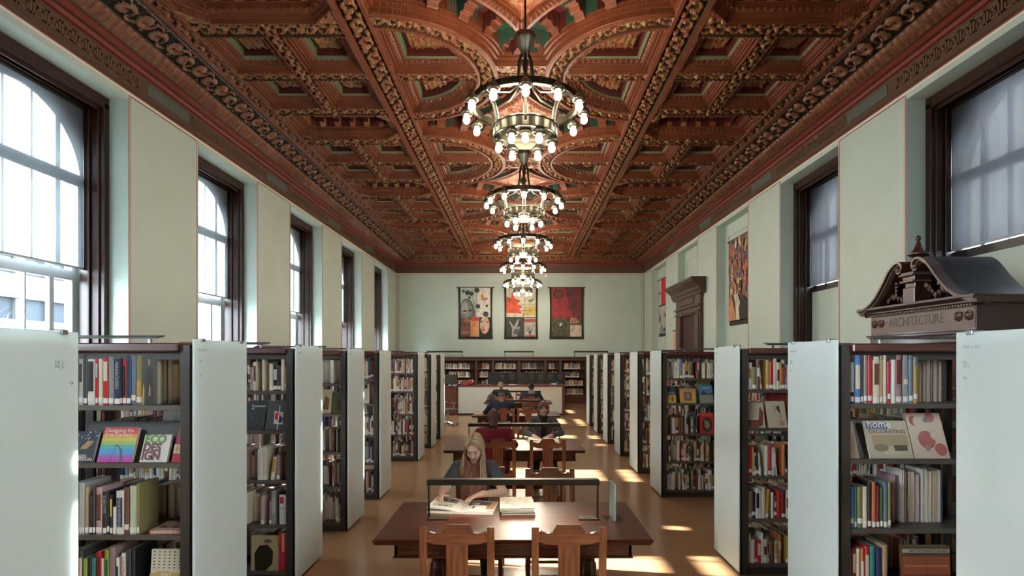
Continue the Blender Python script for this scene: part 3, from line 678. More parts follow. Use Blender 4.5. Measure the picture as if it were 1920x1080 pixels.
PAL_L = ['cream', 'tan', 'silver grey', 'cream', 'white', 'brown', 'mauve', 'dark red', 'black', 'grey', 'cream', 'navy', 'pink', 'charcoal']
PAL_R = ['cream', 'tan', 'red', 'white', 'orange', 'dark red', 'black', 'cream', 'slate blue', 'ochre', 'brown', 'white', 'charcoal', 'olive', 'grey', 'silver grey', 'cream', 'tan', 'white', 'green']
def fill(s, Z, zi, a, b, pal, where, group, single, backp=0.0, hmax=.30, face='front', leanp=.05):
    x = a; n = 0; last = 0; y = Z+.045
    if face == 'rear': y = Z+DEP-.045
    while x < b-.02:
        w = rng.uniform(.014, .042); h = rng.uniform(.20, hmax); d = rng.uniform(.16, .22); c = rng.choice(pal); n += 1
        if x+w > b: break
        cx = s*(XA+x+w/2); bk = rng.random() < backp
        ln = 0.0
        if rng.random() < leanp: ln = rng.choice((-1, 1))*rng.uniform(.05, .14)
        bd = None
        if rng.random() < .5: bd = (rng.choice(['cream', 'white', 'black', 'dark red', 'silver grey', 'ochre']), [(rng.uniform(.3, .5), rng.uniform(.7, .9))])
        if bk: c = rng.choice(['cream', 'white', 'tan', 'pink', 'cream'])
        hh = 'tall' if h > .27 else ('short' if h < .225 else 'mid-height')
        lb = '%s %s book%s, %s from post, %s' % (hh, c.replace(' ', '-'), ' pages outward' if bk else '', nth(min(n, 35)), where)
        if face == 'rear': put_book(cx, y, SH[zi], w, h, d, c, lb, group, single=False, rot=PI)
        else: put_book(cx, y+(.10 if bk else 0), SH[zi], w, h, d, c, lb, group, lean=ln, flip=bk, band=bd, single=single, lab=(not bk and rng.random() < .72))
        x += w+(.012 if ln else rng.uniform(0, .002))+abs(ln)*h
        if rng.random() < .03: x += rng.uniform(.02, .06)
SN = {0: 'bottom', 1: 'fourth', 2: 'middle', 3: 'second', 4: 'top'}
def rows(s, lst, i, zi, a, b, single=True, pal=None, **k):
    nm = '%s shelf, %s %s bookcase' % (SN[zi], LW[i], 'left' if s < 0 else 'right')
    fill(s, lst[i], zi, a, b, pal or (PAL_L if s < 0 else PAL_R), nm, 'books on the '+nm.replace('', ''), single, **k)
def vis(lst, i):   # how far behind the next nearer panel the shelf shows
    Zp = lst[i-1]+DEP; return XA*lst[i]/Zp-XA
for i in (2, 3):
    v = vis(LZ, i)+.06
    for zi in (4, 2, 1): rows(-1, LZ, i, zi, .20 if (i == 2 and zi == 1) else .10, min(.86, v), backp=.35 if i == 2 else .7)
    if i == 3: rows(-1, LZ, i, 0, .10, min(.86, v), backp=.6)
for i in (2,):
    v = vis(RZ, i)+.06
    for zi in (4, 2, 1, 0): rows(1, RZ, i, zi, .10, min(.86, v))
for zi in (4, 2, 1, 0): rows(1, RZ, 3, zi, .10, .55 if zi == 2 else .90, backp=.25)
# everything smaller, hidden or turned away: one mass of books
for i in range(len(LZ)):
    for zi in range(5):
        if i == 0: continue
        done = (i == 1 and zi in (1, 2, 4)) or (i in (2, 3) and zi in (4, 2, 1)) or (i == 3 and zi == 0)
        if (i in (1, 2, 3) and zi == 3) or (i == 2 and zi == 0): done = True
        if not done: rows(-1, LZ, i, zi, .10, .90, False, backp=.3 if i < 5 else 0)
        rows(-1, LZ, i, zi, (.95 if i > 1 else 1.0), 1.8, False)
        if zi < 4 and i in (1, 2, 3): rows(-1, LZ, i, zi, .12, .85, False, face='rear', hmax=.24)
for i in range(len(RZ)):
    for zi in range(5):
        if i == 0: continue
        done = (i == 1 and zi in (1, 2, 4)) or (i == 2 and zi != 3) or (i == 3 and zi != 3)
        if i in (1, 2, 3) and zi == 3: done = True
        if not done: rows(1, RZ, i, zi, .10, .90, False)
        rows(1, RZ, i, zi, (.95 if i > 1 else 1.0), 1.8, False)
        if zi < 4 and i in (1, 2, 3): rows(1, RZ, i, zi, .12, .85, False, face='rear', hmax=.24)
for zi in (0, 1, 2, 3): rows(-1, LZ, 0, zi, .12, 1.7, False, face='rear', hmax=.26); rows(1, RZ, 0, zi, .12, 1.7, False, face='rear', hmax=.26)
# ------------------------------------------------------------------ face-out books on the display shelves
def display(name_lbl, px0, px1, pyb, pyt, Z, zi, tilt, th, col, artfn, group=None, base='book', shelf_front=.05, yaw=0, zoff=0):
    Y = Z+shelf_front; x0 = (px0-VX)*Y/F; x1 = (px1-VX)*Y/F; W = x1-x0
    z0 = SH[zi]+.002+zoff; ht = (EYE-(pyt-VY)*(Y+.08)/F)-z0; H = ht/math.cos(tilt)
    t = thing(base, name_lbl, 'book' if base == 'book' else base, ((x0+x1)/2, Y+th*math.sin(tilt)*0, z0), yaw, group)
    t.rotation_euler = (-tilt, 0, yaw); hw = W/2
    cv = MB(); m = BK[col]
    cv.bbox(-hw, hw, 0, .003, 0, H, m, .001); cv.bbox(-hw, hw, th-.003, th, 0, H, m, .001); cv.box(-hw, -hw+.003, .003, th-.003, 0, H, m); cv.build('cover', t)
    MB().box(-hw+.003, hw-.004, .003, th-.003, .004, H-.004, m_pages).build('pages', t)
    if artfn: artfn(t, W, H, hw)
    return t
def wedge(px0, px1, Z, zi, side_lbl, h=.2):
    Y = Z+.10; x0 = (px0-VX)*Y/F; x1 = (px1-VX)*Y/F
    q = MB(); q.prism([(0, 0), (.10, .24), (.12, .24), (.16, 0)], 0, x0, x1, m_steel)
    o = q.build('display_easel'); o.location = (0, Y-.02, SH[zi]+.001); tag(o, side_lbl, 'book easel'); return o
tl = .34
def a_rainbow(t, W, H, hw):
    cs = [(.55,.05,.35),(.35,.10,.45),(.10,.28,.60),(.06,.35,.55),(.10,.42,.35),(.30,.48,.10),(.60,.50,.06),(.65,.28,.04),(.60,.08,.03),(.45,.02,.02)]
    n = len(cs); art(t, [(c, rect(-hw, hw, H*i/n, H*(i+1)/n)) for i, c in enumerate(cs)]+
      [((.08,.09,.12), [(hw*.3, 0), (hw*.42, 0), (hw*.30, H*.36), (0, H*.50), (-hw*.25, H*.46), (hw*.05, H*.44), (hw*.2, H*.33)]), ((.08,.09,.12), [(-hw*.35, 0), (-hw*.30, 0), (-hw*.12, H*.4), (-hw*.05, H*.47)])])
    text('Designing the', W*.158, m_white, t, (-hw*.88, -.004, H*.86), (PI/2, 0, 0), 'title', sx=.95); text('21st Century', W*.158, m_white, t, (-hw*.88, -.004, H*.73), (PI/2, 0, 0), 'title', sx=.95)
display('paperback titled Designing the 21st Century with rainbow striped cover and grey curves', 181, 246, 866, 801, LZ[1], 3, tl, .022, 'tan', a_rainbow)
def a_eco(t, W, H, hw):
    art(t, [((.66,.66,.60), rect(-hw, hw, 0, H))])
    g = mat('ink_green', (.12, .28, .05), .5); b = mat('ink_plum', (.16, .05, .06), .5)
    for k, (s_, m) in enumerate((('ECO', g), ('DES', b), ('IGN', b))): text(s_, W*.42, m, t, (-hw*.92, -.003, H*(.70-.30*k)), (PI/2, 0, 0), 'title', sx=.92, bold=.003)
display('white paperback titled ECO DESIGN in green and plum capitals', 261, 312, 866, 814, LZ[1], 3, tl, .02, 'cream', a_eco)
def a_green(t, W, H, hw):
    pol = [((.02,.025,.045), rect(-hw, hw, 0, H)), ((.07,.09,.17), [(-hw, H*.25), (-hw*.1, H*.75), (-hw*.4, H*.35), (-hw, 0)]), ((.45,.25,.12), [(-hw*.2, H*.42), (hw*.35, H*.42), (hw*.8, H*.68), (hw*.3, H*.70)])]
    r = random.Random(3)
    for i in range(26):
        x = r.uniform(-.95, .95)*hw; z = H*r.uniform(.74, .98); pol.append(((.45,.5,.6), poly(4, x, z, r.uniform(.002, .006), r.uniform(.002, .006), r.random())))
    art(t, pol); text('GREEN', W*.17, m_white, t, (-hw*.5, -.01, H*.14), (PI/2, 0, 0), 'title'); text('DESIGN', W*.17, m_white, t, (-hw*.15, -.01, H*.04), (PI/2, 0, 0), 'title')
display('dark blue paperback titled GREEN DESIGN with starry top edge', 122, 172, 866, 808, LZ[1], 3, tl, .02, 'navy', a_green)
def a_red(t, W, H, hw):
    art(t, [((.50,.02,.06), rect(-hw, hw, 0, H)), ((.6,.55,.45), rect(-hw, hw, H*.25, H*.5)), ((.55,.30,.05), poly(8, -hw*.4, H*.38, hw*.3, H*.09)), ((.25,.35,.1), poly(8, hw*.4, H*.38, hw*.3, H*.09)), ((.02,.02,.02), rect(-hw, -hw*.8, H*.5, H))])
display('red booklet with spiral edge leaning beside the dark post', 321, 341, 866, 800, LZ[1], 3, tl, .02, 'red', a_red)
def a_pale(t, W, H, hw): art(t, [((.45,.50,.52), rect(-hw, hw, H*.3, H)), ((.60,.60,.57), rect(-hw, hw, 0, H*.3)), ((.35,.05,.05), rect(-hw*.6, hw, H*.3, H*.31)), ((.30,.36,.38), [(-hw*.2, H*.7), (hw*.1, H*.95), (hw*.6, H*.72), (hw*.2, H*.8)])])
display('pale blue oversized book standing behind the ECO DESIGN paperback', 296, 341, 860, 769, LZ[1]+.16, 3, .2, .012, 'pale blue', a_pale)
wedge(150, 345, LZ[1], 3, 'black book easel behind the face-out paperbacks on the left display shelf')
def a_paint(t, W, H, hw): art(t, [((.035,.035,.018), rect(-hw, hw, 0, H)), ((.02,.014,.008), [(-hw*.5, 0), (-hw*.4, H*.7), (0, H*.78), (hw*.4, H*.7), (hw*.6, 0)]), ((.30,.18,.07), poly(10, -hw*.05, H*.86, hw*.13, H*.07)), ((.45,.30,.10), [(-hw*.95, 0), (-hw*.8, H*.45), (-hw*.65, H*.3), (-hw*.7, 0)]), ((.28,.22,.10), [(-hw*.1, H*.18), (0, H*.42), (hw*.15, H*.34), (hw*.12, H*.18)])], y=-.0012)
display('large olive art book with a robed figure on its cover', 266, 295, 762, 666, LZ[1], 4, .0, .04, 'olive', a_paint)
def a_day(t, W, H, hw):
    pol = [((.66,.62,.50), rect(-hw, hw, 0, H))]; r = random.Random(5)
    for i in range(6):
        for j in range(6): pol.append(((.03,.05,.045), poly(5, -hw*.8+i*hw*.32, H*(.95-.065*j), hw*.07, H*.013, r.random()*3)))
    pol.append(((.50,.38,.12), [(-hw, 0), (-hw, H*.50), (-hw*.4, H*.56), (hw*.2, H*.55), (hw, H*.50), (hw, 0)]))
    art(t, pol); text('DAY', W*.16, m_white, t, (-hw*.3, -.011, H*.46), (PI/2, 0, 0), 'title')
display('cream book titled DAY with rows of tiny black motifs', 280, 341, 1126, 1024, LZ[1], 1, .08, .02, 'cream', a_day)
def flat_book(lbl, x, y, z, w, d, h, col, rot, artfn=None, group=None):
    t = thing('book', lbl, 'book', (x, y, z), rot, group); m = BK[col]
    c = MB(); c.bbox(-w/2, w/2, -d/2, d/2, h-.003, h, m, .001); c.bbox(-w/2, w/2, -d/2, d/2, 0, .003, m, .001); c.box(-w/2, -w/2+.003, -d/2, d/2, .003, h-.003, m); c.build('cover', t)
    MB().box(-w/2+.003, w/2-.004, -d/2+.004, d/2-.004, .003, h-.003, m_pages).build('pages', t)
    if artfn: artfn(t, w, d, h)
    return t
def flat_art(t, polys, h):
    mb = MB()
    for i, (m, pts) in enumerate(polys):
        if isinstance(m, tuple): m = mat('ink_%d_%d_%d' % tuple(int(c*255) for c in m), m, 0.45)
        mb.raw([(p[0], p[1], h+.0005+i*.0003) for p in pts], [tuple(range(len(pts)))], m)
    return mb.build('cover_art', t)
def fa1(t, w, d, h):
    r = random.Random(2); flat_art(t, [((.66,.62,.55), rect(-w/2+.006, w/2-.006, -d/2+.006, d/2-.006))]+[((r.choice([(.5,.08,.05),(.12,.16,.16),(.5,.25,.15)])), poly(7, r.uniform(-.4,.4)*w, r.uniform(-.4,.4)*d, .02, .016)) for i in range(12)], h)
flat_book('flat white book with red border and dotted cover lying on the middle shelf', -2.19, LZ[1]+.15, SH[2], .23, .20, .028, 'red', 0.06, fa1)
# third left bookcase display
def a_bau(t, W, H, hw): art(t, [((.05,.055,.065), rect(-hw, hw, 0, H)), ((.50,.50,.46), [(-hw*.3, H*.22), (hw*.5, H*.20), (hw*.45, H*.62), (-hw*.35, H*.66)]), ((.5,.02,.03), poly(16, -hw*.02, H*.48, hw*.26, H*.14)), ((.02,.03,.09), poly(16, hw*.25, H*.36, hw*.22, H*.12)), ((.6,.6,.58), rect(hw*.05, hw*.12, H*.02, H*.85))])
display('dark book with red and black circles over a white square on its cover', 496, 539, 807, 752, LZ[2], 3, .3, .02, 'charcoal', a_bau)
def a_staff(t, W, H, hw):
    r = random.Random(8); art(t, [((.025,.025,.025), rect(-hw, hw, 0, H))]+[((.28,.27,.24), poly(4, r.uniform(-.9,.9)*hw, r.uniform(.1,.6)*H, .002, .002)) for i in range(70)])
    text('Framework\nof', W*.15, m_white, t, (-hw*.2, -.02, H*.78), (PI/2, 0, 0), 'title')
display('black speckled paperback beside the circle-patterned book', 452, 492, 807, 752, LZ[2], 3, .3, .02, 'black', a_staff)
def a_plain(c1, c2):
    def f(t, W, H, hw): art(t, [(c1, rect(-hw, hw, 0, H)), (c2, [(-hw*.6, H*.2), (hw*.5, H*.15), (hw*.6, H*.6), (-hw*.2, H*.75)])])
    return f
def a_mies(t, W, H, hw): art(t, [((.38,.30,.16), rect(-hw, hw, 0, H)), ((.02,.012,.01), [(-hw*.7, 0), (-hw*.75, H*.5), (-hw*.4, H*.72), (hw*.2, H*.74), (hw*.6, H*.55), (hw*.55, H*.2), (hw*.1, 0)]), ((.12,.08,.05), poly(9, hw*.2, H*.84, hw*.3, H*.06))])
display('tan book with a large black arched chair on its cover', 470, 522, 1072, 1000, LZ[2], 0, .05, .02, 'tan', a_mies, zoff=.0)
def a_flame(t, W, H, hw): art(t, [((.5,.02,.02), rect(-hw, hw, 0, H)), ((.65,.35,.2), rect(-hw*.3, hw*.3, H*.3, H)), ((.45,.03,.2), rect(-hw*.3, hw*.3, H*.1, H*.5))])
display('glossy red and orange book standing in front of the dark post', 523, 539, 1070, 994, LZ[2], 0, .0, .05, 'red', a_flame)
def a_draw(t, W, H, hw):
    art(t, [((.60,.60,.60), rect(-hw, hw, 0, H)), ((.5,.02,.04), rect(-hw*.9, -hw*.1, H*.70, H*.93))]); text('Drawing', W*.24, BK['charcoal'], t, (-hw*.8, -.003, H*.52), (PI/2, 0, 0), 'title')
display('white paperback titled Drawing with red corner square', 524, 541, 978, 924, LZ[2], 1, .0, .03, 'white', a_draw)
display('green topped magazine box on the fourth left display shelf', 622, 648, 775, 740, LZ[3], 3, .2, .03, 'green', a_plain((.06,.10,.02), (.05,.04,.03)))
display('tan sketch-covered book on the fourth left display shelf', 600, 620, 775, 730, LZ[3], 3, .2, .02, 'tan', a_plain((.45,.38,.24), (.16,.08,.03)))
# second right bookcase display
def a_home(t, W, H, hw):
    art(t, [((.45,.40,.28), rect(-hw, hw, 0, H)), ((.06,.11,.22), rect(-hw*.9, hw*.1, H*.78, H*.94)), ((.34,.27,.15), rect(-hw*.75, hw*.9, H*.32, H*.62)), ((.20,.17,.09), poly(9, -hw*.4, H*.28, hw*.35, H*.10)), ((.08,.06,.04), rect(hw*.2, hw*.8, H*.2, H*.35)), ((.50,.44,.30), poly(8, hw*.1, H*.14, hw*.5, H*.06))])
    text('home', W*.24, m_white, t, (-hw*.85, -.003, H*.815), (PI/2, 0, 0), 'title'); text('DECORATING', W*.132, mat('ink_maroon', (.18,.05,.04), .5), t, (-hw*.82, -.003, H*.66), (PI/2, 0, 0), 'title')
display('magazine titled home DECORATING leaning on the display shelf', 1632, 1714, 859, 789, RZ[1], 3, tl, .012, 'cream', a_home)
def a_petal(t, W, H, hw):
    c = (.38,.10,.08); bgc = (.55,.44,.33); pol = [(bgc, rect(-hw, hw, 0, H))]
    for (x, z, r) in ((-.75,.85,.3),(-.1,.42,.55),(.75,.2,.38),(.45,.95,.3)): pol.append((c, poly(20, hw*x*.8, H*z*.97 if z < .9 else H*.9, hw*r*.9, H*r*.36)))
    pol += [(bgc, poly(18, -hw*.35, H*.80, hw*.3, H*.14)), (bgc, poly(18, hw*.45, H*.52, hw*.28, H*.13)), ((.16,.18,.18), poly(12, hw*.1, H*.84, hw*.16, H*.06)), ((.3,.2,.2), poly(10, -hw*.15, H*.22, hw*.15, H*.07))]
    pol = [(m, [(max(-hw, min(hw, a)), max(0, min(H, b))) for a, b in p]) for m, p in pol]
    art(t, pol)
display('tan and rust petal-patterned hardback leaning beside the home magazine', 1716, 1782, 859, 775, RZ[1], 3, tl, .03, 'tan', a_petal)
display('plain tan book lying open on the display easel next to the home magazine', 1593, 1612, 859, 790, RZ[1], 3, tl, .02, 'tan', a_plain((.42,.33,.20), (.36,.24,.12)))
wedge(1595, 1780, RZ[1], 3, 'black book easel behind the home magazine on the right display shelf')
def a_rest(t, W, H, hw):
    art(t, [((.10,.07,.05), rect(-hw, hw, 0, H)), ((.45,.40,.28), rect(-hw, hw, H*.84, H*.93)), ((.32,.09,.04), rect(-hw, hw, 0, H*.76)), ((.18,.04,.02), rect(-hw, hw, H*.30, H*.34)), ((.02,.02,.02), rect(-.001, .001, 0, H*.76)), ((.42,.22,.10), rect(-hw*.9, hw*.9, H*.52, H*.56)), ((.5,.4,.25), poly(8, hw*.6, H*.2, hw*.3, H*.05))]
      ); text('NEW RESTAURANT DESIGN', W*.066, BK['charcoal'], t, (-hw*.75, -.004, H*.865), (PI/2, 0, 0), 'title')
display('large red-brown book titled NEW RESTAURANT DESIGN in a clear jacket', 1694, 1783, 1120, 1017, RZ[1], 1, .05, .03, 'brown', a_rest)
# third and fourth right bookcases display
def a_chair(t, W, H, hw): art(t, [((.55,.50,.40), rect(-hw, hw, 0, H)), ((.20,.06,.04), [(-hw, 0), (-hw, H*.28), (hw*.3, H*.30), (hw*.6, H*.85), (hw*.95, H*.6), (hw*.7, H*.1), (hw*.1, 0)]), ((.05,.03,.02), rect(-hw, hw*.4, H*.24, H*.30))])
display('cream book with a brown lounge chair on its cover', 1402, 1436, 801, 755, RZ[2], 3, .3, .02, 'cream', a_chair)
def a_lamp(t, W, H, hw): art(t, [((.55,.46,.34), rect(-hw, hw, 0, H)), ((.02,.02,.02), [(hw*.3, H*.55), (hw*.05, H*.75), (hw*.35, H*.85), (hw*.45, H*.6)]), ((.05,.04,.03), rect(hw*.38, hw*.44, H*.3, H*.62)), ((.5,.25,.15), rect(hw*.2, hw*.7, H*.08, H*.26)), ((.42,.33,.24), [(-hw*.3, H*.55), (-hw*.1, H*.9), (hw*.1, H*.7)])])
display('tan book with a black desk lamp on its cover', 1441, 1477, 801, 752, RZ[2], 3, .3, .02, 'tan', a_lamp)
display('red white and blue patterned box behind the desk lamp book', 1437, 1477, 780, 735, RZ[2]+.22, 3, .0, .05, 'red', a_plain((.45,.06,.05), (.5,.5,.6)), base='book')
def a_gold(t, W, H, hw): art(t, [((.55,.36,.10), rect(-hw, hw, 0, H)), ((.20,.08,.06), rect(-hw*.5, hw*.45, H*.15, H*.75)), ((.16,.13,.20), rect(-hw*.36, hw*.3, H*.22, H*.68)), ((.45,.30,.2), poly(6, 0, H*.45, hw*.15, H*.15))])
display('golden yellow paperback with framed picture on its cover', 1276, 1306, 757, 728, RZ[3], 3, .3, .02, 'ochre', a_gold)
def a_sky(t, W, H, hw): art(t, [((.10,.22,.42), rect(-hw, hw, H*.45, H)), ((.03,.06,.08), [(-hw, H*.45), (-hw*.4, H*.68), (hw*.3, H*.5), (hw, H*.58), (hw, H*.42)]), ((.22,.27,.20), rect(-hw, hw, 0, H*.45)), ((.45,.5,.52), rect(-hw*.6, hw*.7, H*.80, H*.86))])
display('landscape photo book with blue sky and dark mountain', 1313, 1338, 757, 722, RZ[3], 3, .3, .02, 'blue', a_sky)
def a_dance(t, W, H, hw): art(t, [((.05,.09,.14), rect(-hw, hw, 0, H)), ((.55,.38,.10), rect(-hw, hw, 0, H*.5)), ((.4,.05,.04), poly(6, hw*.3, H*.25, hw*.3, H*.18)), ((.5,.5,.5), rect(-hw*.8, hw*.7, H*.6, H*.66))])
display('blue and yellow book with red figures beside the dark post', 1250, 1268, 757, 726, RZ[3], 3, .3, .02, 'navy', a_dance)
display('lime green booklet standing behind the landscape photo book', 1308, 1332, 755, 713, RZ[3]+.2, 3, .1, .015, 'lime green', a_plain((.42,.48,.16), (.35,.42,.15)))
def a_keith(t, W, H, hw): art(t, [((.50,.03,.02), rect(-hw, hw, 0, H)), ((.03,.04,.05), poly(20, hw*.05, H*.42, hw*.75, H*.36)), ((.35,.22,.12), poly(10, hw*.05, H*.42, hw*.4, H*.2)), ((.06,.30,.25), poly(5, -hw*.3, H*.6, hw*.15, H*.06)), ((.55,.12,.04), rect(-hw*.85, hw*.8, H*.86, H*.94))])
display('bright red book with a dark round wreath on its cover', 1313, 1338, 816, 773, RZ[3], 2, .05, .02, 'red', a_keith)
# ------------------------------------------------------------------ reading tables, chairs, task lamps
def make_table(lbl, cx, y0):
    W, D, H = 1.93, 1.02, .76; t = thing('reading_table', lbl, 'table', (cx, y0+D/2, 0), 0, None); hw, hd = W/2, D/2
    mb = MB(); mb.bbox(-hw, hw, -hd, hd, H-.022, H, m_mahog, .010); mb.bbox(-hw+.012, hw-.012, -hd+.012, hd-.012, H-.04, H-.020, m_mahog, .006); mb.build('tabletop', t)
    mb = MB(); a, b = hw-.13, hd-.12
    mb.bbox(-a, a, -b, -b+.025, H-.15, H-.04, m_mahog); mb.bbox(-a, a, b-.025, b, H-.15, H-.04, m_mahog); mb.bbox(-a, -a+.025, -b, b, H-.15, H-.04, m_mahog); mb.bbox(a-.025, a, -b, b, H-.15, H-.04, m_mahog)
    mb.bbox(-a-.008, a+.008, -b-.008, b+.008, H-.165, H-.15, m_mahog, .004)
    for x in (-.5, .5): mb.bbox(x-.02, x+.02, -b-.004, -b+.02, H-.15, H-.04, m_mahog); mb.bbox(x-.02, x+.02, b-.02, b+.004, H-.15, H-.04, m_mahog)
    mb.build('apron', t)
    for x in (-.56, .56):
        for y in (-.24, .24):
            p = MB(); pr = [(.045, .10), (.045, .14), (.055, .16), (.045, .18), (.032, .22), (.050, .34), (.055, .40), (.045, .50), (.032, .53), (.045, .56), (.052, .595)]
            p.lathe(pr, m_mahog, 12, (x, y, 0)); p.build('leg', t, smooth='auto')
        MB().prism([(-.38, 0), (-.38, .05), (-.30, .09), (-.15, .11), (.15, .11), (.30, .09), (.38, .05), (.38, 0), (.30, 0), (.26, .03), (-.26, .03), (-.30, 0)], 0, x-.045, x+.045, m_mahog).build('foot', t)
    MB().bbox(-.56, .56, -.04, .04, .13, .20, m_mahog, .006).build('stretcher', t)
    return t
def make_chair(lbl):
    """seat front towards +y, backrest at y=-.22"""
    t = thing('library_chair', lbl, 'chair', (0, 0, 0), 0, 'oak chairs round the reading tables')
    hw = .235
    seat = MB(); seat.bbox(-.225, .225, -.20, .24, .43, .455, m_oakx, .01); seat.bbox(-.20, .20, -.18, .21, .37, .43, m_oakx, .004); seat.build('seat', t)
    for s in (-1, 1):
        x = s*.212
        p = MB(); p.prism([(-.245, 0), (-.205, 0), (-.19, .45), (-.225, .93), (-.232, .945), (-.262, .945), (-.262, .93), (-.228, .45)], 0, x-.023, x+.023, m_oak); p.build('leg', t)
        p = MB(); p.bbox(x-.02, x+.02, .185, .225, 0, .43, m_oak, .004); p.build('leg', t)
        MB().bbox(x-.01, x+.01, -.20, .19, .13, .16, m_oak, .003).build('stretcher', t)
    pts = []       # crest rail with scooped shoulders, seen from the back (x,z)
    pts += [(-.19, .905)]+[(-.19+.105*i/6, .925-.0+(-.022*math.sin(PI*i/6*.9)) + (.02 if i > 5 else 0)) for i in range(1, 7)]
    pts += [(-.07, .957), (.07, .957)]
    pts += [(.19-.105*i/6, .925+(-.022*math.sin(PI*i/6*.9))+(.02 if i > 5 else 0)) for i in range(6, 0, -1)]+[(.19, .905)]
    pts += [(.19, .85), (.13, .835), (0, .828), (-.13, .835), (-.19, .85)]
    MB().prism(pts, 1, -.252, -.226, m_oakx).build('crest_rail', t)
    MB().prism([(-.068, .47), (.068, .47), (.068, .84), (-.068, .84)], 1, -.245, -.231, m_oak).build('splat', t)
    MB().bbox(-.19, .19, -.236, -.210, .45, .50, m_oakx, .004).build('lower_rail', t)
    MB().bbox(-.20, .20, -.01, .01, .13, .155, m_oak, .003).build('cross_stretcher', t)
    return t
def make_lamp(lbl):
    t = thing('task_lamp', lbl, 'lamp', (0, 0, 0), 0, None); L = .665
    mb = MB(); mb.bbox(-L, L, -.035, .035, .262, .307, m_lampbar, .006); bar = mb.build('lamp_bar', t)
    MB().box(-L+.04, L-.04, -.02, .02, .2614, .2640, mat('lamp_diffuser', (1, .95, .85), .5, emit=((1, .88, .66), 5))).build('diffuser', bar)
    for s in (-1, 1):
        x = s*(L-.012); MB().bbox(x-.007, x+.007, -.012, .012, .008, .265, m_lampbar, .002).build('post', t)
        b = MB().bbox(x-.01 if s < 0 else x-.15, x+.15 if s < 0 else x+.01, -.05, .05, 0, .008, m_lampbar, .002).build('base_plate', t)
        b2 = MB().bbox(x+.05 if s < 0 else x-.10, x+.10 if s < 0 else x-.05, -.02, .02, .008, .010, m_black, .001).build('switch_plate', b)
    return t
TB = [(-.06, 3.78), (-.10, 7.47), (-.12, 11.95), (-.10, 15.5)]
TW = ['nearest', 'second', 'third', 'farthest']
proto = None; lproto = None
for i, (cx, y0) in enumerate(TB):
    make_table('dark mahogany reading table, the %s of the four in the centre aisle' % TW[i], cx, y0)
    if lproto is None: lproto = make_lamp(''); l = lproto
    else: l = copy_tree(lproto)
    l['label'] = 'low bronze bar lamp standing on the %s reading table' % TW[i]; l.location = (cx-.005, y0+.52, .76)
CHAIRS = [(-.405, 3.72, 0, 'oak chair with its back to the viewer, left one at the nearest table'), (.297, 3.72, 0, 'oak chair with its back to the viewer, right one at the nearest table'),
 (-.40, 5.14, PI, 'oak chair the blonde woman sits on'), (.27, 5.06, PI, 'empty oak chair facing the viewer behind the nearest table'),
 (-.31, 7.44, 0, 'oak chair the man in the red shirt sits on'), (.34, 7.44, 0, 'empty oak chair with back to viewer in front of the woman in plaid'),
 (-.42, 8.95, PI, 'oak chair across the second table from the man in red'), (.33, 8.95, PI, 'oak chair the woman in the plaid jacket sits on'),
 (-.38, 11.93, 0, 'oak chair the man in the dark blue cap sits on'), (.14, 11.93, 0, 'empty oak chair at the third table with its back to the viewer'),
 (-.40, 13.40, PI, 'oak chair across the third table from the capped man'), (.25, 13.40, PI, 'empty reddish oak chair on the far side of the third table'),
 (-.45, 15.48, 0, 'oak chair at the farthest table in front of the bald reader'), (.27, 15.48, 0, 'oak chair the man in the hooded jacket sits on'),
 (-.62, 16.90, PI, 'oak chair the bald man in black sits on'), (.05, 16.90, PI, 'empty oak chair on the far side of the farthest table')]
for (x, y, r, lb) in CHAIRS:
    if proto is None: proto = make_chair(lb); c = proto
    else: c = copy_tree(proto); c['label'] = lb
    c.location = (x, y, 0.001); c.rotation_euler = (0, 0, r)
TZ = .7605
# ------------------------------------------------------------------ open books and stacks
def page_pics(mb, x0, x1, y0, y1, zf, items, s):
    for (u0, u1, v0, v1, c) in items:
        m = mat('ink_%d_%d_%d' % tuple(int(q*255) for q in c), c, .5); n = 6
        for i in range(n):
            a = u0+(u1-u0)*i/n; b = u0+(u1-u0)*(i+1)/n; xa, xb = x0+(x1-x0)*a, x0+(x1-x0)*b; ya, yb = y0+(y1-y0)*v0, y0+(y1-y0)*v1
            mb.raw([(xa, ya, zf(xa)+.0012), (xb, ya, zf(xb)+.0012), (xb, yb, zf(xb)+.0012), (xa, yb, zf(xa)+.0012)], [(0, 1, 2, 3)], m)
def open_book(lbl, x, y, w, d, rot, pics, lift=0.0, th=.022, col='cream', z=TZ):
    t = thing('open_book', lbl, 'book', (x, y, z), rot); hw = w/2
    MB().bbox(-hw-.004, hw+.004, -d/2-.004, d/2+.004, 0, .003, BK[col], .001).build('cover', t)
    for s in (-1, 1):
        lf = lift if s < 0 else 0
        def zf(xx, s=s, lf=lf):
            u = abs(xx)/hw; return .003+th*(.35+.9*math.sin(min(1, u*2.2)*PI/2)*(1-.55*u))+lf*u*1.0
        mb = MB(); n = 12; top = []; 
        for i in range(n+1): top.append((s*hw*i/n, zf(s*hw*i/n)))
        if lf == 0: low = [(s*hw, .003), (0, .003)]
        else: low = [(s*hw*(n-i)/n, max(.003, zf(s*hw*(n-i)/n)-.012)) for i in range(n+1)]
        mb.prism(top+low, 1, -d/2, d/2, m_white); mb.build('page_block', t)
        if lf: MB().bbox(-hw, 0, -d/2, d/2, .003, .018, m_white, .001).build('page_block', t)
        pc = MB(); page_pics(pc, 0, s*hw, -d/2, d/2, zf, pics[0 if s < 0 else 1], s); 
        if pc.v: pc.build('printed_picture', t)
    return t
K = (.02, .02, .02); G = (.22, .23, .20)
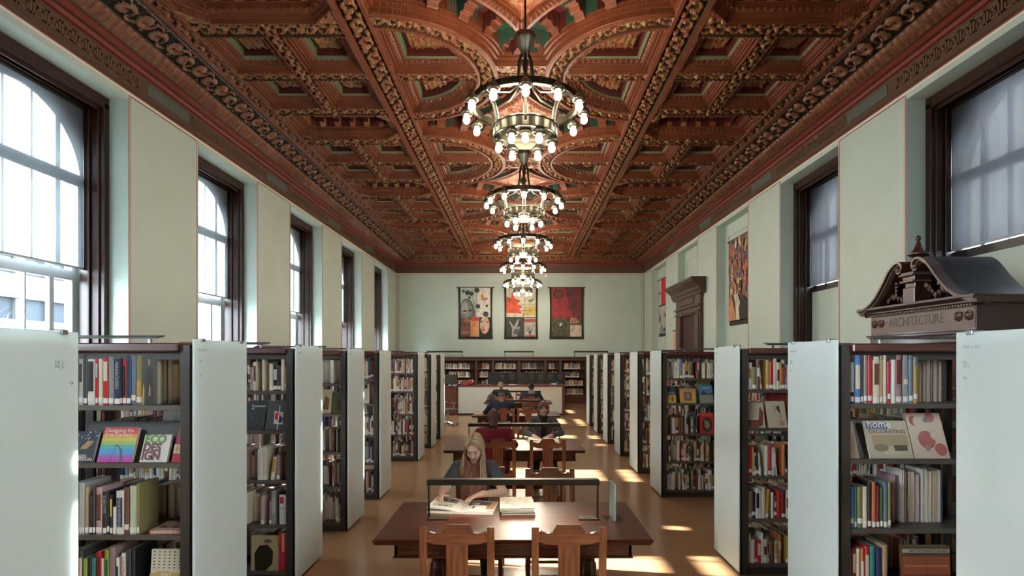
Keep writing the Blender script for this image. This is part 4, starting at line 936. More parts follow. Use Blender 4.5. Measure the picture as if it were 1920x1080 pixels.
open_book('large open art book with black and white pictures in front of the blonde woman', -.475, 4.58, .53, .33, -.10,
  [[(.25, .95, .55, .92, G), (.35, .85, .62, .84, K), (.3, .9, .12, .42, (.5, .5, .46)), (.45, .75, .2, .3, K), (.5, .62, .68, .9, (.5, .5, .46))], [(.12, .80, .55, .92, K), (.2, .5, .60, .8, (.45, .45, .42)), (.72, .97, .25, .92, (.42, .22, .08)), (.3, .36, .25, .45, K), (.80, .99, .04, .14, (.70, .18, .35))]], lift=.035)
def fa_cover(t, w, d, h):
    r = random.Random(4); flat_art(t, [((.55,.50,.40), rect(-w/2+.004, w/2-.004, -d/2+.004, d/2-.004))]+[((r.choice([(.42,.32,.16),(.66,.64,.56),(.5,.40,.22)])), poly(6, r.uniform(-.42,.42)*w, r.uniform(-.3,.45)*d, .015, .010)) for i in range(46)], h)
flat_book('thick grey hardback at the bottom of the pile beside the open art book', -.030, 4.56, TZ, .27, .36, .024, 'grey', 0.03)
flat_book('slim grey catalogue in the middle of the pile beside the open art book', -.035, 4.565, TZ+.0245, .265, .35, .013, 'silver grey', -0.02)
flat_book('white catalogue with gold leaf pattern on top of the pile', -.042, 4.57, TZ+.038, .275, .36, .016, 'white', 0.04, fa_cover)
open_book('open white book in front of the woman in the plaid jacket', .33, 8.32, .46, .26, .08, [[], []], lift=.03)
flat_book('small white booklet beside the man in the red shirt', -.12, 7.76, TZ, .10, .16, .012, 'white', .1)
open_book('open book lying at the left end of the third table', -.98+.12, 12.42, .36, .26, .3, [[], []])
open_book('open white book on the third table right of the capped man', .0, 12.30, .36, .26, 0, [[], []])
open_book('open book read by the bald man at the farthest table', -.40, 16.0, .34, .24, 0, [[], []])
# acrylic leaflet stand
m_acry = glassy('clear_acrylic', (.93, .97, .96), .82, .08); st = thing('leaflet_stand', 'clear acrylic leaflet stand on the right end of the nearest table', 'stand', (.705, 4.30, TZ), .03)
b = MB(); b.bbox(-.065, .075, -.07, .07, 0, .004, m_acry, .001); b.build('base_plate', st)
b = MB(); b.bbox(-.012, -.009, -.105, .105, .004, .30, m_acry, .001); b.bbox(.009, .012, -.105, .105, .004, .29, m_acry, .001); b.build('upright_pocket', st)
MB().bbox(-.006, .006, -.10, .10, .006, .275, mat('leaflet_paper', (.62, .68, .66), .5), .001).build('leaflet', st)
# bag on the farthest table
bagm = mat('bag_nylon', (.03, .02, .025), .6, noise=(12, (.10, .03, .03), (1, 1, 1), .5, .6)); bag = thing('backpack', 'dark slumped backpack on the left end of the farthest table', 'bag', (-.86, 15.85, TZ))
mb = MB(); mb.lathe([(.02, 0), (.13, .0), (.15, .06), (.13, .14), (.08, .20), (.02, .215)], bagm, 14, ribs=5, rib=.07); mb.build('body', bag, smooth=True)
MB().tube([(-.05, 0, .20), (-.03, 0, .25), (.03, 0, .25), (.05, 0, .20)], .008, bagm).build('handle', bag)
# ------------------------------------------------------------------ chandeliers
def make_chandelier():
    t = thing('chandelier', '', 'chandelier', (.045, CH[0], 0), 0, 'bronze chandeliers down the middle of the ceiling')
    MB().tube([(0, 0, 5.9), (0, 0, 6.76)], .014, m_bronze, 8).build('rod', t)
    MB().lathe([(.015, 6.55), (.07, 6.60), (.10, 6.70), (.10, 6.74)], m_bronze, 16).build('ceiling_rose', t, smooth='auto')
    MB().lathe([(.03, 5.66), (.055, 5.70), (.05, 5.74), (.075, 5.80), (.105, 5.90), (.125, 5.97), (.10, 5.985), (.04, 5.94), (.015, 5.96)], m_bronze2, 32, ribs=12, rib=.07).build('crown', t, smooth=True)
    MB().lathe([(.012, 5.05), (.035, 5.10), (.02, 5.16), (.028, 5.3), (.02, 5.45), (.035, 5.6), (.03, 5.7)], m_bronze, 14).build('stem', t, smooth=True)
    for k in range(6):
        a = PI/6+PI/3*k; c, s = math.cos(a), math.sin(a)
        MB().tube([(c*r, s*r, z) for r, z in ((.05, 5.70), (.085, 5.62), (.095, 5.45), (.12, 5.32), (.22, 5.22), (.42, 5.17), (.60, 5.135))], [.022, .02, .018, .018, .018, .015, .014], m_bronze, 8).build('suspension_arm', t, smooth=True)
        q = [(.62, 5.10), (.56, 5.12), (.48, 5.10), (.43, 5.02), (.40, 4.92), (.385, 4.83), (.38, 4.76)]
        mb = MB(); mb.tube([(c*r, s*r, z) for r, z in q], [.020, .026, .028, .028, .026, .024, .02], m_bronze2, 8); mb.build('scroll_arm', t, smooth=True)
    def ring(name, r, w, z0, z1, m):
        p = [(r-w, z0), (r-w, z1), (r, z1), (r+.008, z1-.006), (r+.008, z0+.006), (r, z0)]; n = 64; mb = MB(); vs = []
        for i in range(n):
            an = 2*PI*i/n
            for (rr, z) in p: vs.append((rr*math.cos(an), rr*math.sin(an), z))
        k = len(p); fs = [(i*k+j, i*k+(j+1) % k, ((i+1) % n)*k+(j+1) % k, ((i+1) % n)*k+j) for i in range(n) for j in range(k)]
        return mb.raw(vs, fs, m).build(name, t)
    ring('upper_ring', .66, .05, 5.055, 5.135, m_bronze); ring('lower_ring', .385, .02, 4.70, 4.82, m_bronze2); ring('ring_bead', .40, .02, 4.81, 4.835, m_bronze2)
    MB().lathe([(.375, 4.80), (.30, 4.785), (.18, 4.79), (.05, 4.80), (.03, 4.79), (.0005, 4.785)], m_bronze, 32).build('bowl', t, smooth='auto')
    def lamp(x, y, z):
        so = MB().lathe([(.014, .20), (.026, .19), (.016, .165), (.030, .15), (.058, .115), (.078, .085), (.076, .065), (.062, .050), (.03, .045)], m_bronze2, 24, ribs=12, rib=.06).build('lamp_socket', t, smooth=True)
        so.location = (x, y, z); bu = MB().lathe([(.014, .050), (.028, .038), (.040, .015), (.044, -.008), (.039, -.032), (.024, -.049), (.001, -.055)], m_bulb, 12).build('bulb', so, smooth=True)
    for k in range(12):
        a = 2*PI*k/12; lamp(.72*math.cos(a), .72*math.sin(a), 4.93)
    for k in range(6):
        a = 2*PI*k/6; lamp(.325*math.cos(a), .325*math.sin(a), 4.58)
    lamp(0, 0, 4.70)
    pl = bpy.data.lights.new('chandelier_light', 'POINT'); pl.energy = 105; pl.color = (1, .84, .64); pl.shadow_soft_size = .35
    po = bpy.data.objects.new('chandelier_light', pl); C.objects.link(po); po.parent = t; po.location = (0, 0, 4.90)
    return t
ch = make_chandelier()
CW = ['nearest and largest-looking', 'second', 'third', 'fourth', 'farthest']
for i, y in enumerate(CH):
    c = ch if i == 0 else copy_tree(ch); c.location = (.045, y, 0)
    c['label'] = '%s bronze ring chandelier with nineteen glowing bulbs under the carved ceiling' % CW[i]
# ------------------------------------------------------------------ banners
m_bcl = mat('banner_black', (.02, .016, .014), .8)
def banner(lbl, loc, rz, W, H, pics, bulge=True):
    t = thing('banner', lbl, 'banner', loc, rz); hw = W/2
    cl = MB(); n = 16     # gently waving cloth, local x across, z down from the top
    def xe(z): u = -z/H; return 1-.035*math.sin(PI*u)
    vs = []; 
    for i in range(n+1):
        z = -H*i/n; e = hw*xe(z)
        vs += [(-e, -.012-.012*math.sin(4*i/n), z), (e, -.012-.012*math.sin(4*i/n), z), (e, -.006-.012*math.sin(4*i/n), z), (-e, -.006-.012*math.sin(4*i/n), z)]
    fs = [(i*4+j, i*4+(j+1) % 4, (i+1)*4+(j+1) % 4, (i+1)*4+j) for i in range(n) for j in range(4)]+[(0, 1, 2, 3), tuple(4*n+j for j in range(4))]
    cl.raw(vs, fs, m_bcl).build('cloth', t)
    MB().tube([(-hw-.07, -.01, 0), (hw+.07, -.01, 0)], .022, m_bcl, 10).build('hanging_rod', t)
    pw = hw*.86; mb = MB()
    for i, (c, pts) in enumerate(pics):
        pts = [(min(1, max(0, a)), min(1, max(0, b))) for a, b in pts]
        m = mat('dye_%d_%d_%d' % tuple(int(q*255) for q in c), c, .8, noise=(5, tuple(q*.55 for q in c), (1, 1, 1), .42, .75))
        mb.raw([((p[0]-.5)*2*pw, -.0290-.0004*i, -.015-(H-.13)*(1-p[1])) for p in pts], [tuple(range(len(pts)))], m)
    mb.build('printed_picture', t); return t
def R_(x0, x1, z0, z1): return [(x0, z0), (x1, z0), (x1, z1), (x0, z1)]
def E_(cx, cz, rx, rz, n=18): return [(cx+rx*math.cos(2*PI*i/n), cz+rz*math.sin(2*PI*i/n)) for i in range(n)]
r = random.Random(11)
b1 = [((.42,.50,.47), R_(0, 1, 0, 1)), ((.60,.58,.52), R_(.55, 1, .4, 1)), ((.11,.115,.11), E_(.20, .42, .30, .36)), ((.20,.21,.205), E_(.17, .55, .22, .20)), ((.33,.34,.33), E_(.14, .60, .12, .12)), ((.05,.05,.05), E_(.14, .525, .06, .018)), ((.05,.05,.05), E_(.33, .535, .05, .018)), ((.26,.27,.26), E_(.25, .46, .05, .05)),
      ((.12,.07,.05), R_(0, .34, 0, .38)), ((.35,.12,.07), E_(.23, .33, .13, .04)), ((.28,.13,.08), R_(.02, .30, .05, .12)), ((.22,.09,.06), R_(.02, .30, .15, .20)), ((.62,.27,.12), R_(.34, .60, 0, .33)), ((.58,.06,.05), R_(.38, .60, .32, .40)), ((.03,.025,.02), R_(.62, 1, 0, .40)), ((.62,.42,.33), E_(.81, .24, .16, .18)), ((.45,.08,.07), E_(.77, .135, .06, .022)), ((.10,.05,.03), E_(.70, .30, .04, .013)), ((.10,.05,.03), E_(.90, .30, .04, .013)), ((.50,.30,.23), E_(.79, .21, .02, .06)),
      ((.60,.20,.08), [(.68, .82), (.74, .90), (.78, .80), (.90, .78), (.86, .73), (.72, .75)]), ((.05,.05,.06), [(.80, .80), (.92, .79), (.88, .76)])]
for (x, z, a) in ((.10,.93,.05),(.24,.90,.09),(.36,.88,.08),(.55,.95,.09),(.58,.62,.08),(.88,.63,.05),(.85,.46,.10),(.30,.80,.05)): b1.append(((.05,.055,.06), E_(x, z, a, a*.6, 8)))
for (p, q) in (((.55,.9),(.50,.4)),((.38,.85),(.50,.6)),((.88,.63),(.7,.65)),((.12,.93),(.3,.8))): b1.append(((.10,.12,.10), [p, (p[0]+.012, p[1]), (q[0]+.012, q[1]), q]))
b2 = [((.55,.52,.40), R_(0, 1, .40, 1)), ((.62,.10,.05), [(0, .48), (0, .82), (.15, .80), (.22, .93), (.30, .78), (.48, .74), (.36, .66), (.55, .62), (.44, .55), (.55, .47), (.3, .48)]), ((.52,.38,.12), R_(.62, 1, .44, .62)), ((.08,.08,.08), R_(.35, .98, .645, .652)), ((.08,.08,.08), R_(.45, .88, .53, .537)), ((.08,.08,.08), [(.62, .78), (.64, .78), (.60, .42), (.55, .42), (.62, .55)]), ((.22,.24,.12), [(.72, .74), (.90, .78), (.96, .86), (.93, .74), (.82, .70)]), ((.05,.05,.05), [(.02, .72), (.05, .72), (.14, .80), (.10, .80)]), ((.05,.05,.05), [(.10, .70), (.13, .70), (.2, .78), (.17, .78)]),
      ((.06,.06,.058), R_(0, .61, 0, .385)), ((.33,.33,.32), [(.18, .0), (.20, .16), (.10, .30), (.13, .32), (.25, .20), (.40, .36), (.44, .35), (.36, .18), (.46, .22), (.42, .08), (.36, 0)]), ((.12,.12,.12), E_(.34, .10, .10, .06)), ((.40,.36,.30), R_(.61, 1, 0, .385)), ((.38,.09,.06), R_(.61, 1, .30, .36)), ((.5,.48,.42), E_(.80, .14, .16, .14))]
for i in range(7): b2.append(((.10,.12,.12), [(.79, .02), (.81, .02), (.64+.05*i, .26-.01*abs(i-3)), (.63+.05*i, .25)]))
b2.append(((.38,.10,.07), R_(.66, .96, 0, .03)))
b3 = [((.26,.035,.035), R_(0, 1, .37, 1)), ((.13,.035,.035), [(.45, 1), (1, 1), (1, .37), (.75, .37), (.62, .60), (.50, .80)]), ((.09,.03,.03), E_(.22, .87, .18, .10)), ((.30,.03,.04), E_(.22, .55, .25, .15)), ((.09,.03,.035), E_(.70, .62, .12, .07)), ((.09,.03,.035), E_(.62, .88, .12, .06)), ((.16,.05,.05), E_(.22, .87, .09, .05)), ((.075,.075,.045), R_(0, 1, 0, .37))]
for i, a in enumerate((.30, .24, .18, .12, .06)): b3.append((((.11,.11,.07), (.055,.055,.035))[i % 2], E_(.28, .22, a, a*.55)))
b3 += [((.55,.52,.45), E_(.30, .25, .05, .026)), ((.42,.17,.12), [(.60, .30), (.64, .39), (.82, .38), (.94, .30), (.84, .27), (.64, .27)]), ((.52,.44,.38), R_(.62, 1, 0, .235))]
for i in range(9): b3.append(((.34,.04,.05), [(.05+.06*i, .40), (.07+.06*i, .40), (.16+.05*i, .55), (.13+.05*i, .56)]))
def fb(lbl, p0, p1, pics):
    a = P(p0, 539, WF-.05); b = P(p1, 636, WF-.05); return banner(lbl, ((a.x+b.x)/2, WF-.02, a.z), 0, (b.x-a.x), a.z-b.z, pics)
fb('far wall banner with grey face, butterfly and flowers, left of the three', 859, 924, b1)
fb('far wall banner with orange splash and pale hand, behind the farthest chandelier', 945, 1009, b2)
fb('far wall banner of dark red flowers over a green spiral dish', 1030, 1095, b3)
b4 = [((.25,.13,.07), R_(0, 1, 0, 1))]; pc = [(.50,.10,.06),(.62,.56,.46),(.10,.08,.22),(.03,.03,.03),(.46,.28,.12),(.40,.05,.05),(.20,.20,.28),(.55,.30,.16),(.58,.20,.10),(.12,.07,.05)]
for i in range(90):
    x, z = r.uniform(.03, .95), r.uniform(.33, .97); a, b = r.uniform(.02, .07), r.uniform(.02, .07)
    b4.append((r.choice(pc), [(max(0, x-a), max(0, z-b*r.random())), (min(1, x+a*r.random()), max(0, z-b)), (min(1, x+a), min(1, z+b*r.random())), (max(0, x-a*r.random()), min(1, z+b))]))
b4 += [((.50,.22,.11), [(0, 0), (.0, .22), (.12, .32), (.24, .25), (.42, .0)]), ((.58,.52,.42), [(.42, 0), (.36, .2), (.30, .32), (.50, .32), (.66, .15), (.7, 0)]), ((.02,.02,.02), [(.6, 0), (.55, .14), (.72, .3), (1, .2), (1, 0)])]
b5 = [((.50,.49,.43), R_(0, 1, 0, 1)), ((.50,.02,.03), R_(.25, 1, .53, 1)), ((.02,.02,.02), R_(0, 1, .50, .53)), ((.02,.02,.02), R_(0, .25, .74, .76)), ((.40,.42,.38), R_(0, 1, 0, .50)), ((.10,.12,.14), [(0, .5), (.1, .30), (.3, .38), (.2, .22), (0, .2)]), ((.12,.14,.15), R_(.6, .9, .28, .36)), ((.22,.27,.30), [(0, 0), (.3, .2), (.55, .05), (.4, 0)]), ((.5,.36,.1), E_(.75, .20, .08, .04)), ((.08,.08,.09), R_(.5, .95, .02, .10))]
banner('colourful collage banner of a crowd hanging in the first recess of the right wall', (WR+.21, (13.74+15.35)/2+.02, 5.20), -PI/2, 1.50, 2.30, b4)
banner('red and white banner with blue-grey picture in the last recess of the right wall', (WR+.21, 22.35, 5.24), -PI/2, 1.62, 2.34, b5)
# ------------------------------------------------------------------ wooden doorcase in the second recess
dc = thing('doorcase', 'tall dark wooden doorcase with heavy cornice on the right wall', 'door surround', (WR, 18.15, 0)); m_dc = wood('doorcase_wood', (.032, .012, .007), (.06, .024, .014), .4, axis=1)
mb = MB(); mb.bbox(-.12, -.005, -1.30, -.80, 0, 3.398, m_dc, .01); mb.bbox(-.12, -.005, .80, 1.30, 0, 3.398, m_dc, .01)
for sy in (-1, 1): mb.bbox(-.15, -.12, sy*1.05-.18, sy*1.05+.18, .3, 3.35, m_dc, .01); mb.bbox(-.14, -.10, sy*.84-.03, sy*.84+.03, 0, 3.40, m_dc, .008)
mb.build('pilaster', dc)
mb = MB(); mb.bbox(-.12, -.005, -1.30, 1.30, 3.40, 4.02, m_dc, .01); mb.bbox(-.16, -.1, -1.32, 1.32, 3.44, 3.50, m_dc, .01); mb.bbox(-.18, -.1, -1.34, 1.34, 3.62, 3.68, m_dc, .01); mb.bbox(-.15, -.12, -.75, .75, 3.74, 3.95, m_dc, .01); mb.build('frieze', dc)
pr = [(-.005, 3.98), (-.16, 3.98), (-.18, 4.06), (-.22, 4.12), (-.24, 4.20), (-.30, 4.26), (-.40, 4.34), (-.42, 4.38), (-.46, 4.40), (-.46, 4.46), (-.005, 4.46)]
MB().prism(pr, 1, -1.55, 1.55, m_dc).build('cornice', dc)
MB().box(-.02, -.004, -.82, .82, 0, 3.4, mat('doorway_dark', (.03, .008, .006), .6)).build('door_leaf', dc)
sg = thing('hanging_sign', 'small pink and white poster hanging beside the wooden doorcase', 'sign', (WR-.02, 19.85, 2.2)); sg.rotation_euler = (0, 0, -PI/2)
MB().bbox(-.28, .28, -.01, .01, -.1, .78, mat('pink_poster', (.55, .38, .33), .6, noise=(6, (.6, .15, .1), (1, 1, 1), .55, .6)), .003).build('sheet', sg); MB().bbox(-.32, .32, -.02, .012, .78, .82, m_black, .004).build('hanging_rail', sg)
sm = MB().lathe([(.06, 0), (.06, .02), (.045, .035)], m_white, 16).build('smoke_detector'); sm.location = (P(1024, 517, WF).x, WF-.001, P(1024, 517, WF).z); sm.rotation_euler = (PI/2, 0, 0); tag(sm, 'small white detector disc on the far wall under the cornice', 'detector')
# ------------------------------------------------------------------ carved ARCHITECTURE portal
XP = 4.80; y0, y1 = 5.86, 7.62; yc = (y0+y1)/2
po = thing('carved_portal', 'dark carved wooden portal lettered ARCHITECTURE with broken scroll pediment', 'portal', (XP, yc, 0)); hy = (y1-y0)/2; dx = WR-XP-.005
mb = MB(); mb.bbox(0, dx, -hy, hy, 2.30, 2.62, m_portal, .006); mb.box(-.004, .002, -hy+.01, hy-.01, 2.33, 2.60, m_portal2); mb.build('frieze', po)
pr = [(0, 2.56), (-.02, 2.585), (-.05, 2.60), (-.05, 2.615), (-.09, 2.64), (-.12, 2.65), (-.12, 2.675), (0, 2.675)]
mb = MB(); mb.prism(pr, 1, -hy-.12, hy+.12, m_portal); mb.bbox(-.09, dx, -hy-.117, -hy, 2.588, 2.672, m_portal, .004); mb.bbox(-.09, dx, hy, hy+.117, 2.588, 2.672, m_portal, .004)
n = 44
for i in range(n): y = -hy+2*hy*(i+.25)/n; mb.box(-.045, -.0, y, y+hy/n, 2.565, 2.585, m_portal2)
mb.build('cornice', po)
mb = MB(); mb.bbox(-.03, dx, -hy-.02, hy+.02, 2.27, 2.30, m_portal, .006); mb.bbox(-.01, dx, -hy, hy, 2.18, 2.27, m_portal, .004)
for i in range(40): y = -hy+2*hy*(i+.25)/40; mb.lathe([(.001, 0), (.012, .008), (.012, .018), (.001, .026)], m_portal, 6, (-.03, y, 2.255))
mb.build('architrave', po)
for s in (-1, 1):
    mb = MB(); y = s*(hy-.14); mb.bbox(-.02, .20, y-.10, y+.10, 0, 2.18, m_portal, .008); mb.bbox(-.035, -.02, y-.06, y+.06, .3, 1.95, m_portal, .006); mb.bbox(-.05, .22, y-.13, y+.13, 2.04, 2.12, m_portal, .01); mb.bbox(-.04, .22, y-.12, y+.12, 0, .18, m_portal, .01); mb.build('pilaster', po)
mb = MB(); mb.bbox(.10, dx, -hy+.05, -hy+.10, 0, 2.18, m_portal, .004); mb.bbox(.10, dx, hy-.10, hy-.05, 0, 2.18, m_portal, .004); mb.build('side_panel', po)
mb = MB(); mb.bbox(.12, .16, -hy+.24, hy-.24, 0, 2.18, m_portal, .004)
for (a, b) in ((-.5, -.06), (.06, .5)):
    for (p, q) in ((.2, .9), (1.05, 2.0)): mb.bbox(.105, .12, a, b, p, q, m_portal, .01)
mb.build('door_leaf', po)
# scrolled raking cornices, running back to the wall
half = [(hy+.12, 2.655), (hy+.02, 2.668), (hy-.10, 2.70), (hy-.22, 2.77), (hy-.32, 2.86), (hy-.42, 2.97), (hy-.50, 3.07), (hy-.58, 3.15), (hy-.66, 3.195), (hy-.73, 3.20), (hy-.785, 3.165), (hy-.80, 3.11), (hy-.775, 3.06), (hy-.735, 3.04), (hy-.70, 3.06), (hy-.70, 3.10)]
def catmull(p, n=4):
    out = []; q = [p[0]]+p+[p[-1]]
    for i in range(1, len(q)-2):
        for k in range(n):
            t = k/n; out.append(tuple(.5*((2*q[i][j])+(-q[i-1][j]+q[i+1][j])*t+(2*q[i-1][j]-5*q[i][j]+4*q[i+1][j]-q[i+2][j])*t*t+(-q[i-1][j]+3*q[i][j]-3*q[i+1][j]+q[i+2][j])*t**3) for j in (0, 1)))
    return out+[p[-1]]
cv = catmull(half, 4)
def offs(c, d):
    out = []
    for i, p in enumerate(c):
        a = c[max(0, i-1)]; b = c[min(len(c)-1, i+1)]; tx, tz = b[0]-a[0], b[1]-a[1]; L = math.hypot(tx, tz) or 1; out.append((p[0]+tz/L*d, p[1]-tx/L*d))
    return out
for s in (-1, 1):
    mb = MB()
    nmain = len(cv)-16; W_ = [1]*nmain+[max(.3, 1-.7*i/16) for i in range(16)]
    for (d0, d1, xf, xb, m) in ((0, -.012, .0, dx-.01, mat('portal_top', (.012, .010, .013), .5)), (0, -.025, -.13, .02, m_portal), (-.025, -.05, -.10, .05, m_portal2), (-.05, -.075, -.06, .05, m_portal)):
        o0 = offs(cv, d0); o1 = offs(cv, d1)
        o0 = [(c[0]+(a[0]-c[0])*w_, c[1]+(a[1]-c[1])*w_) for a, c, w_ in zip(o0, cv, W_)]; o1 = [(c[0]+(a[0]-c[0])*w_, c[1]+(a[1]-c[1])*w_) for a, c, w_ in zip(o1, cv, W_)]
        for i in range(len(cv)-1):
            q = [o0[i], o0[i+1], o1[i+1], o1[i]]; q = [(s*a, b) for a, b in q]
            mb.prism(q, 0, xf, (xb if i < nmain else .02), m, caps=True)
    mb.lathe([(.001, -.01), (.03, 0), (.022, .02), (.001, .03)], m_portal2, 12, (0, 0, 0))
    k = len(mb.v)-48; 
    for j in range(k, len(mb.v)): a, b, c = mb.v[j]; mb.v[j] = (-.13-c, s*(hy-.735)+a, 3.09+b)
    mb.build('scroll_pediment', po)
    # tympanum ground with carved swags
    ty = [(s*a, b) for a, b in offs(cv[:nmain], -.06) if a < hy-.16]+[(s*(hy-.70), 2.675)]
    MB().prism([(s*(hy-.16), 2.675)]+[q for q in ty if q[1] > 2.68], 0, .03, .07, m_black if False else m_portal).build('tympanum', po)
    mb = MB(); rr = random.Random(5)
    for k in range(26):
        u = k/25; y = .13+(hy-.45)*u; z = 2.73+.13*abs(math.cos(PI*u*1.3))*(1-u*.7)+rr.uniform(-.02, .02)
        R1 = rr.uniform(.018, .034)
        mb.tube([(.01+R1*.4*math.cos(a), s*y+R1*math.cos(a), z+R1*math.sin(a)) for a in [2*PI*j/9 for j in range(7)]], [R1*.35]*7, m_portal2 if k % 3 == 0 else m_portal, 5)
    for k in range(6): mb.tube([(.0, s*(.36+.0*k), 2.86+.045*k), (-.02, s*.36, 2.88+.045*k)], [.022-.002*k, .004], m_portal2, 6)
    mb.build('carved_swag', po)
mb = MB()
for (w_, z0, z1, d) in ((.10, 2.675, 2.86, 0), (.085, 2.86, 2.92, .02), (.12, 2.92, 2.945, -.03), (.10, 2.945, 3.0, 0), (.13, 3.0, 3.02, -.04), (.115, 3.02, 3.045, -.02)): mb.bbox(-.10+d, .10, -w_, w_, z0, z1, m_portal2 if w_ > .11 else m_portal, .006)
mb.bbox(-.02, .08, -.035, .035, 3.04, 3.24, m_portal, .006)
mb.build('pedestal', po)
mb = MB(); mb.lathe([(.03, 3.13), (.055, 3.16), (.07, 3.20), (.06, 3.225), (.09, 3.245), (.115, 3.258), (.115, 3.27), (.085, 3.285), (.06, 3.31), (.04, 3.35), (.022, 3.41), (.018, 3.43), (.030, 3.445), (.030, 3.465), (.016, 3.485), (.001, 3.50)], m_portal, 20, (.02, 0, 0), ribs=0); mb.build('finial', po, smooth='auto')
text('ARCHITECTURE', .168, m_black, po, (-.006, .50, 2.405), (PI/2, 0, -PI/2), 'carved_lettering', sx=.78)
for y in (-hy+.085, -hy+.225, hy-.085, hy-.225):
    ro = MB().lathe([(.055, 0), (.055, .012), (.042, .016), (.034, .008), (.02, .018), (.001, .022)], m_portal, 40, ribs=8, rib=.06).build('rosette', po, smooth='auto'); ro.location = (-.003, y, 2.465); ro.rotation_euler = (0, -PI/2, 0)
# ------------------------------------------------------------------ far end: desk, cabinets, wall bookcase
FZ = 24.45
wc = thing('wall_bookcase', 'long dark wooden bookcase built along the far wall under the banners', 'bookcase', (0, FZ, 0)); X0, X1 = -4.6, 4.4
bays = [-4.6, -3.5] ; m_cw = wood('case_wood', (.05, .014, .008), (.09, .028, .015), .4, axis=0)
bx_ = lambda px: (px-VX)*FZ/F
cols = [-4.6, -3.55, bx_(831), bx_(893), bx_(924.5), bx_(973), bx_(1023), bx_(1051), bx_(1100), 3.9, 4.4]
for i, x in enumerate(cols): MB().bbox(x-.06, x+.06, -.03, .50, 0, 1.99, m_cw, .008).build('stile', wc)
mb = MB(); mb.bbox(X0-.1, X1+.1, -.06, .50, 1.90, 2.0, m_cw, .01); mb.bbox(X0-.12, X1+.12, -.10, .50, 2.0, 2.07, m_cw, .012); mb.build('cornice', wc)
mb = MB(); mb.bbox(X0, X1, .0, .50, 0, .38, m_cw, .006); mb.build('plinth', wc); MB().box(X0, X1, .42, .50, .38, 1.95, m_cw).build('back_panel', wc)
WS = [.40, .79, 1.16, 1.53]
for z in WS: MB().bbox(X0, X1, .0, .42, z-.025, z, m_cw, .003).build('shelf', wc)
rng = random.Random(21)
fpal = ['cream', 'tan', 'green', 'brown', 'dark red', 'charcoal', 'tan', 'cream', 'orange', 'slate blue', 'silver grey', 'olive', 'mauve']
for i in range(len(cols)-1):
    for z in WS:
        x = cols[i]+.08+(rng.uniform(0, .2) if i != 4 else 0); end = cols[i+1]-.08-rng.uniform(0, .25)
        while x < end-.04:
            w_ = rng.uniform(.018, .045); h = rng.uniform(.20, .29); put_book(x+w_/2, FZ+.06, z, w_, h, .2, rng.choice(fpal), '', '', single=False, lab=True); x += w_+.001
o = FARB.build('books'); tag(o, 'rows of more distant library books filling the remaining shelves of the bookcases', 'books', kind='stuff')
for i, (a, b) in enumerate(((800, 868), (945, 1001), (1076, 1140))):
    t = thing('picture_light', 'bronze bar light above the far bookcase, under the %s banner' % ['butterfly', 'orange splash', 'dark red flower'][i], 'light', (bx_((a+b)/2), FZ-.02, 2.072)); hw = (b-a)/2*FZ/F
    MB().bbox(-hw, hw, -.06, .06, .19, .26, m_lampbar, .006).build('light_bar', t)
    for s in (-1, 1): MB().bbox(s*(hw-.03)-.012, s*(hw-.03)+.012, -.012, .012, 0, .20, m_lampbar, .003).build('post', t)
MB().tube([(bx_(868), FZ, 2.26), (bx_(1076), FZ, 2.26)], .008, m_lampbar, 6).build('cable_rail', wc)
# desk
DY = 19.57; dk = thing('service_desk', 'long white-fronted service desk with dark wood top', 'desk', ((857.5+1058.5)/2/1, DY, 0)); dk.location.x = ((857.5+1058.5)/2-VX)*DY/F; hw = 100.5*DY/F
m_dw = mat('desk_white', (.50, .52, .47), .4); m_dwood = wood('desk_wood', (.09, .03, .018), (.14, .05, .03), .35)
MB().bbox(-hw+.02, .02, 0, .03, .06, 1.0, m_dw, .004).build('front_panel', dk); MB().bbox(.026, hw-.09, 0, .03, .06, 1.0, m_dw, .004).build('front_panel', dk)
MB().bbox(-hw-.02, hw+.02, -.03, .75, 1.0, 1.06, m_dwood, .006).build('worktop', dk)
mb = MB(); mb.bbox(-hw, -hw+.03, -.01, .72, 0, 1.0, m_dwood); mb.bbox(hw-.085, hw, -.01, .72, 0, 1.0, m_dwood); mb.build('end_panel', dk); MB().box(-hw, hw, .0, .70, 0, .06, m_black).build('plinth', dk)
rc = thing('return_counter', 'brown wooden counter standing left of the white desk', 'counter', (bx_(845)*.8, DY, 0)); rc.location.x = (844-VX)*DY/F
MB().bbox(-.26, .23, 0, .70, .05, .97, m_dwood, .006).build('body', rc); MB().bbox(-.27, .24, -.02, .72, .97, 1.0, m_dwood, .006).build('worktop', rc)
def onx(px): return (px-VX)*DY/F
mo = thing('monitor', 'large grey computer monitor seen from behind on the brown counter', 'monitor', (onx(845), DY+.3, 1.001)); MB().bbox(-.22, .22, -.02, .02, .06, .42, m_steel, .01).build('screen', mo); MB().bbox(-.03, .03, .0, .03, 0, .1, m_steel).build('stand', mo); MB().bbox(-.1, .1, -.08, .08, 0, .012, m_steel).build('foot', mo)
mo = thing('monitor', 'black flat monitor in the middle of the white desk', 'monitor', (onx(984), DY+.35, 1.061)); MB().bbox(-.20, .20, -.02, .02, .05, .32, m_black, .008).build('screen', mo); MB().bbox(-.03, .03, -.0, .03, 0, .1, m_black).build('stand', mo); MB().bbox(-.09, .09, -.07, .07, 0, .012, m_black).build('foot', mo)
mo = thing('monitor', 'black monitor left of the middle of the white desk behind the capped reader', 'monitor', (onx(925), DY+.35, 1.061)); MB().bbox(-.22, .22, -.02, .02, .05, .34, m_black, .008).build('screen', mo); MB().bbox(-.03, .03, -.0, .03, 0, .1, m_black).build('stand', mo); MB().bbox(-.09, .09, -.07, .07, 0, .012, m_black).build('foot', mo)
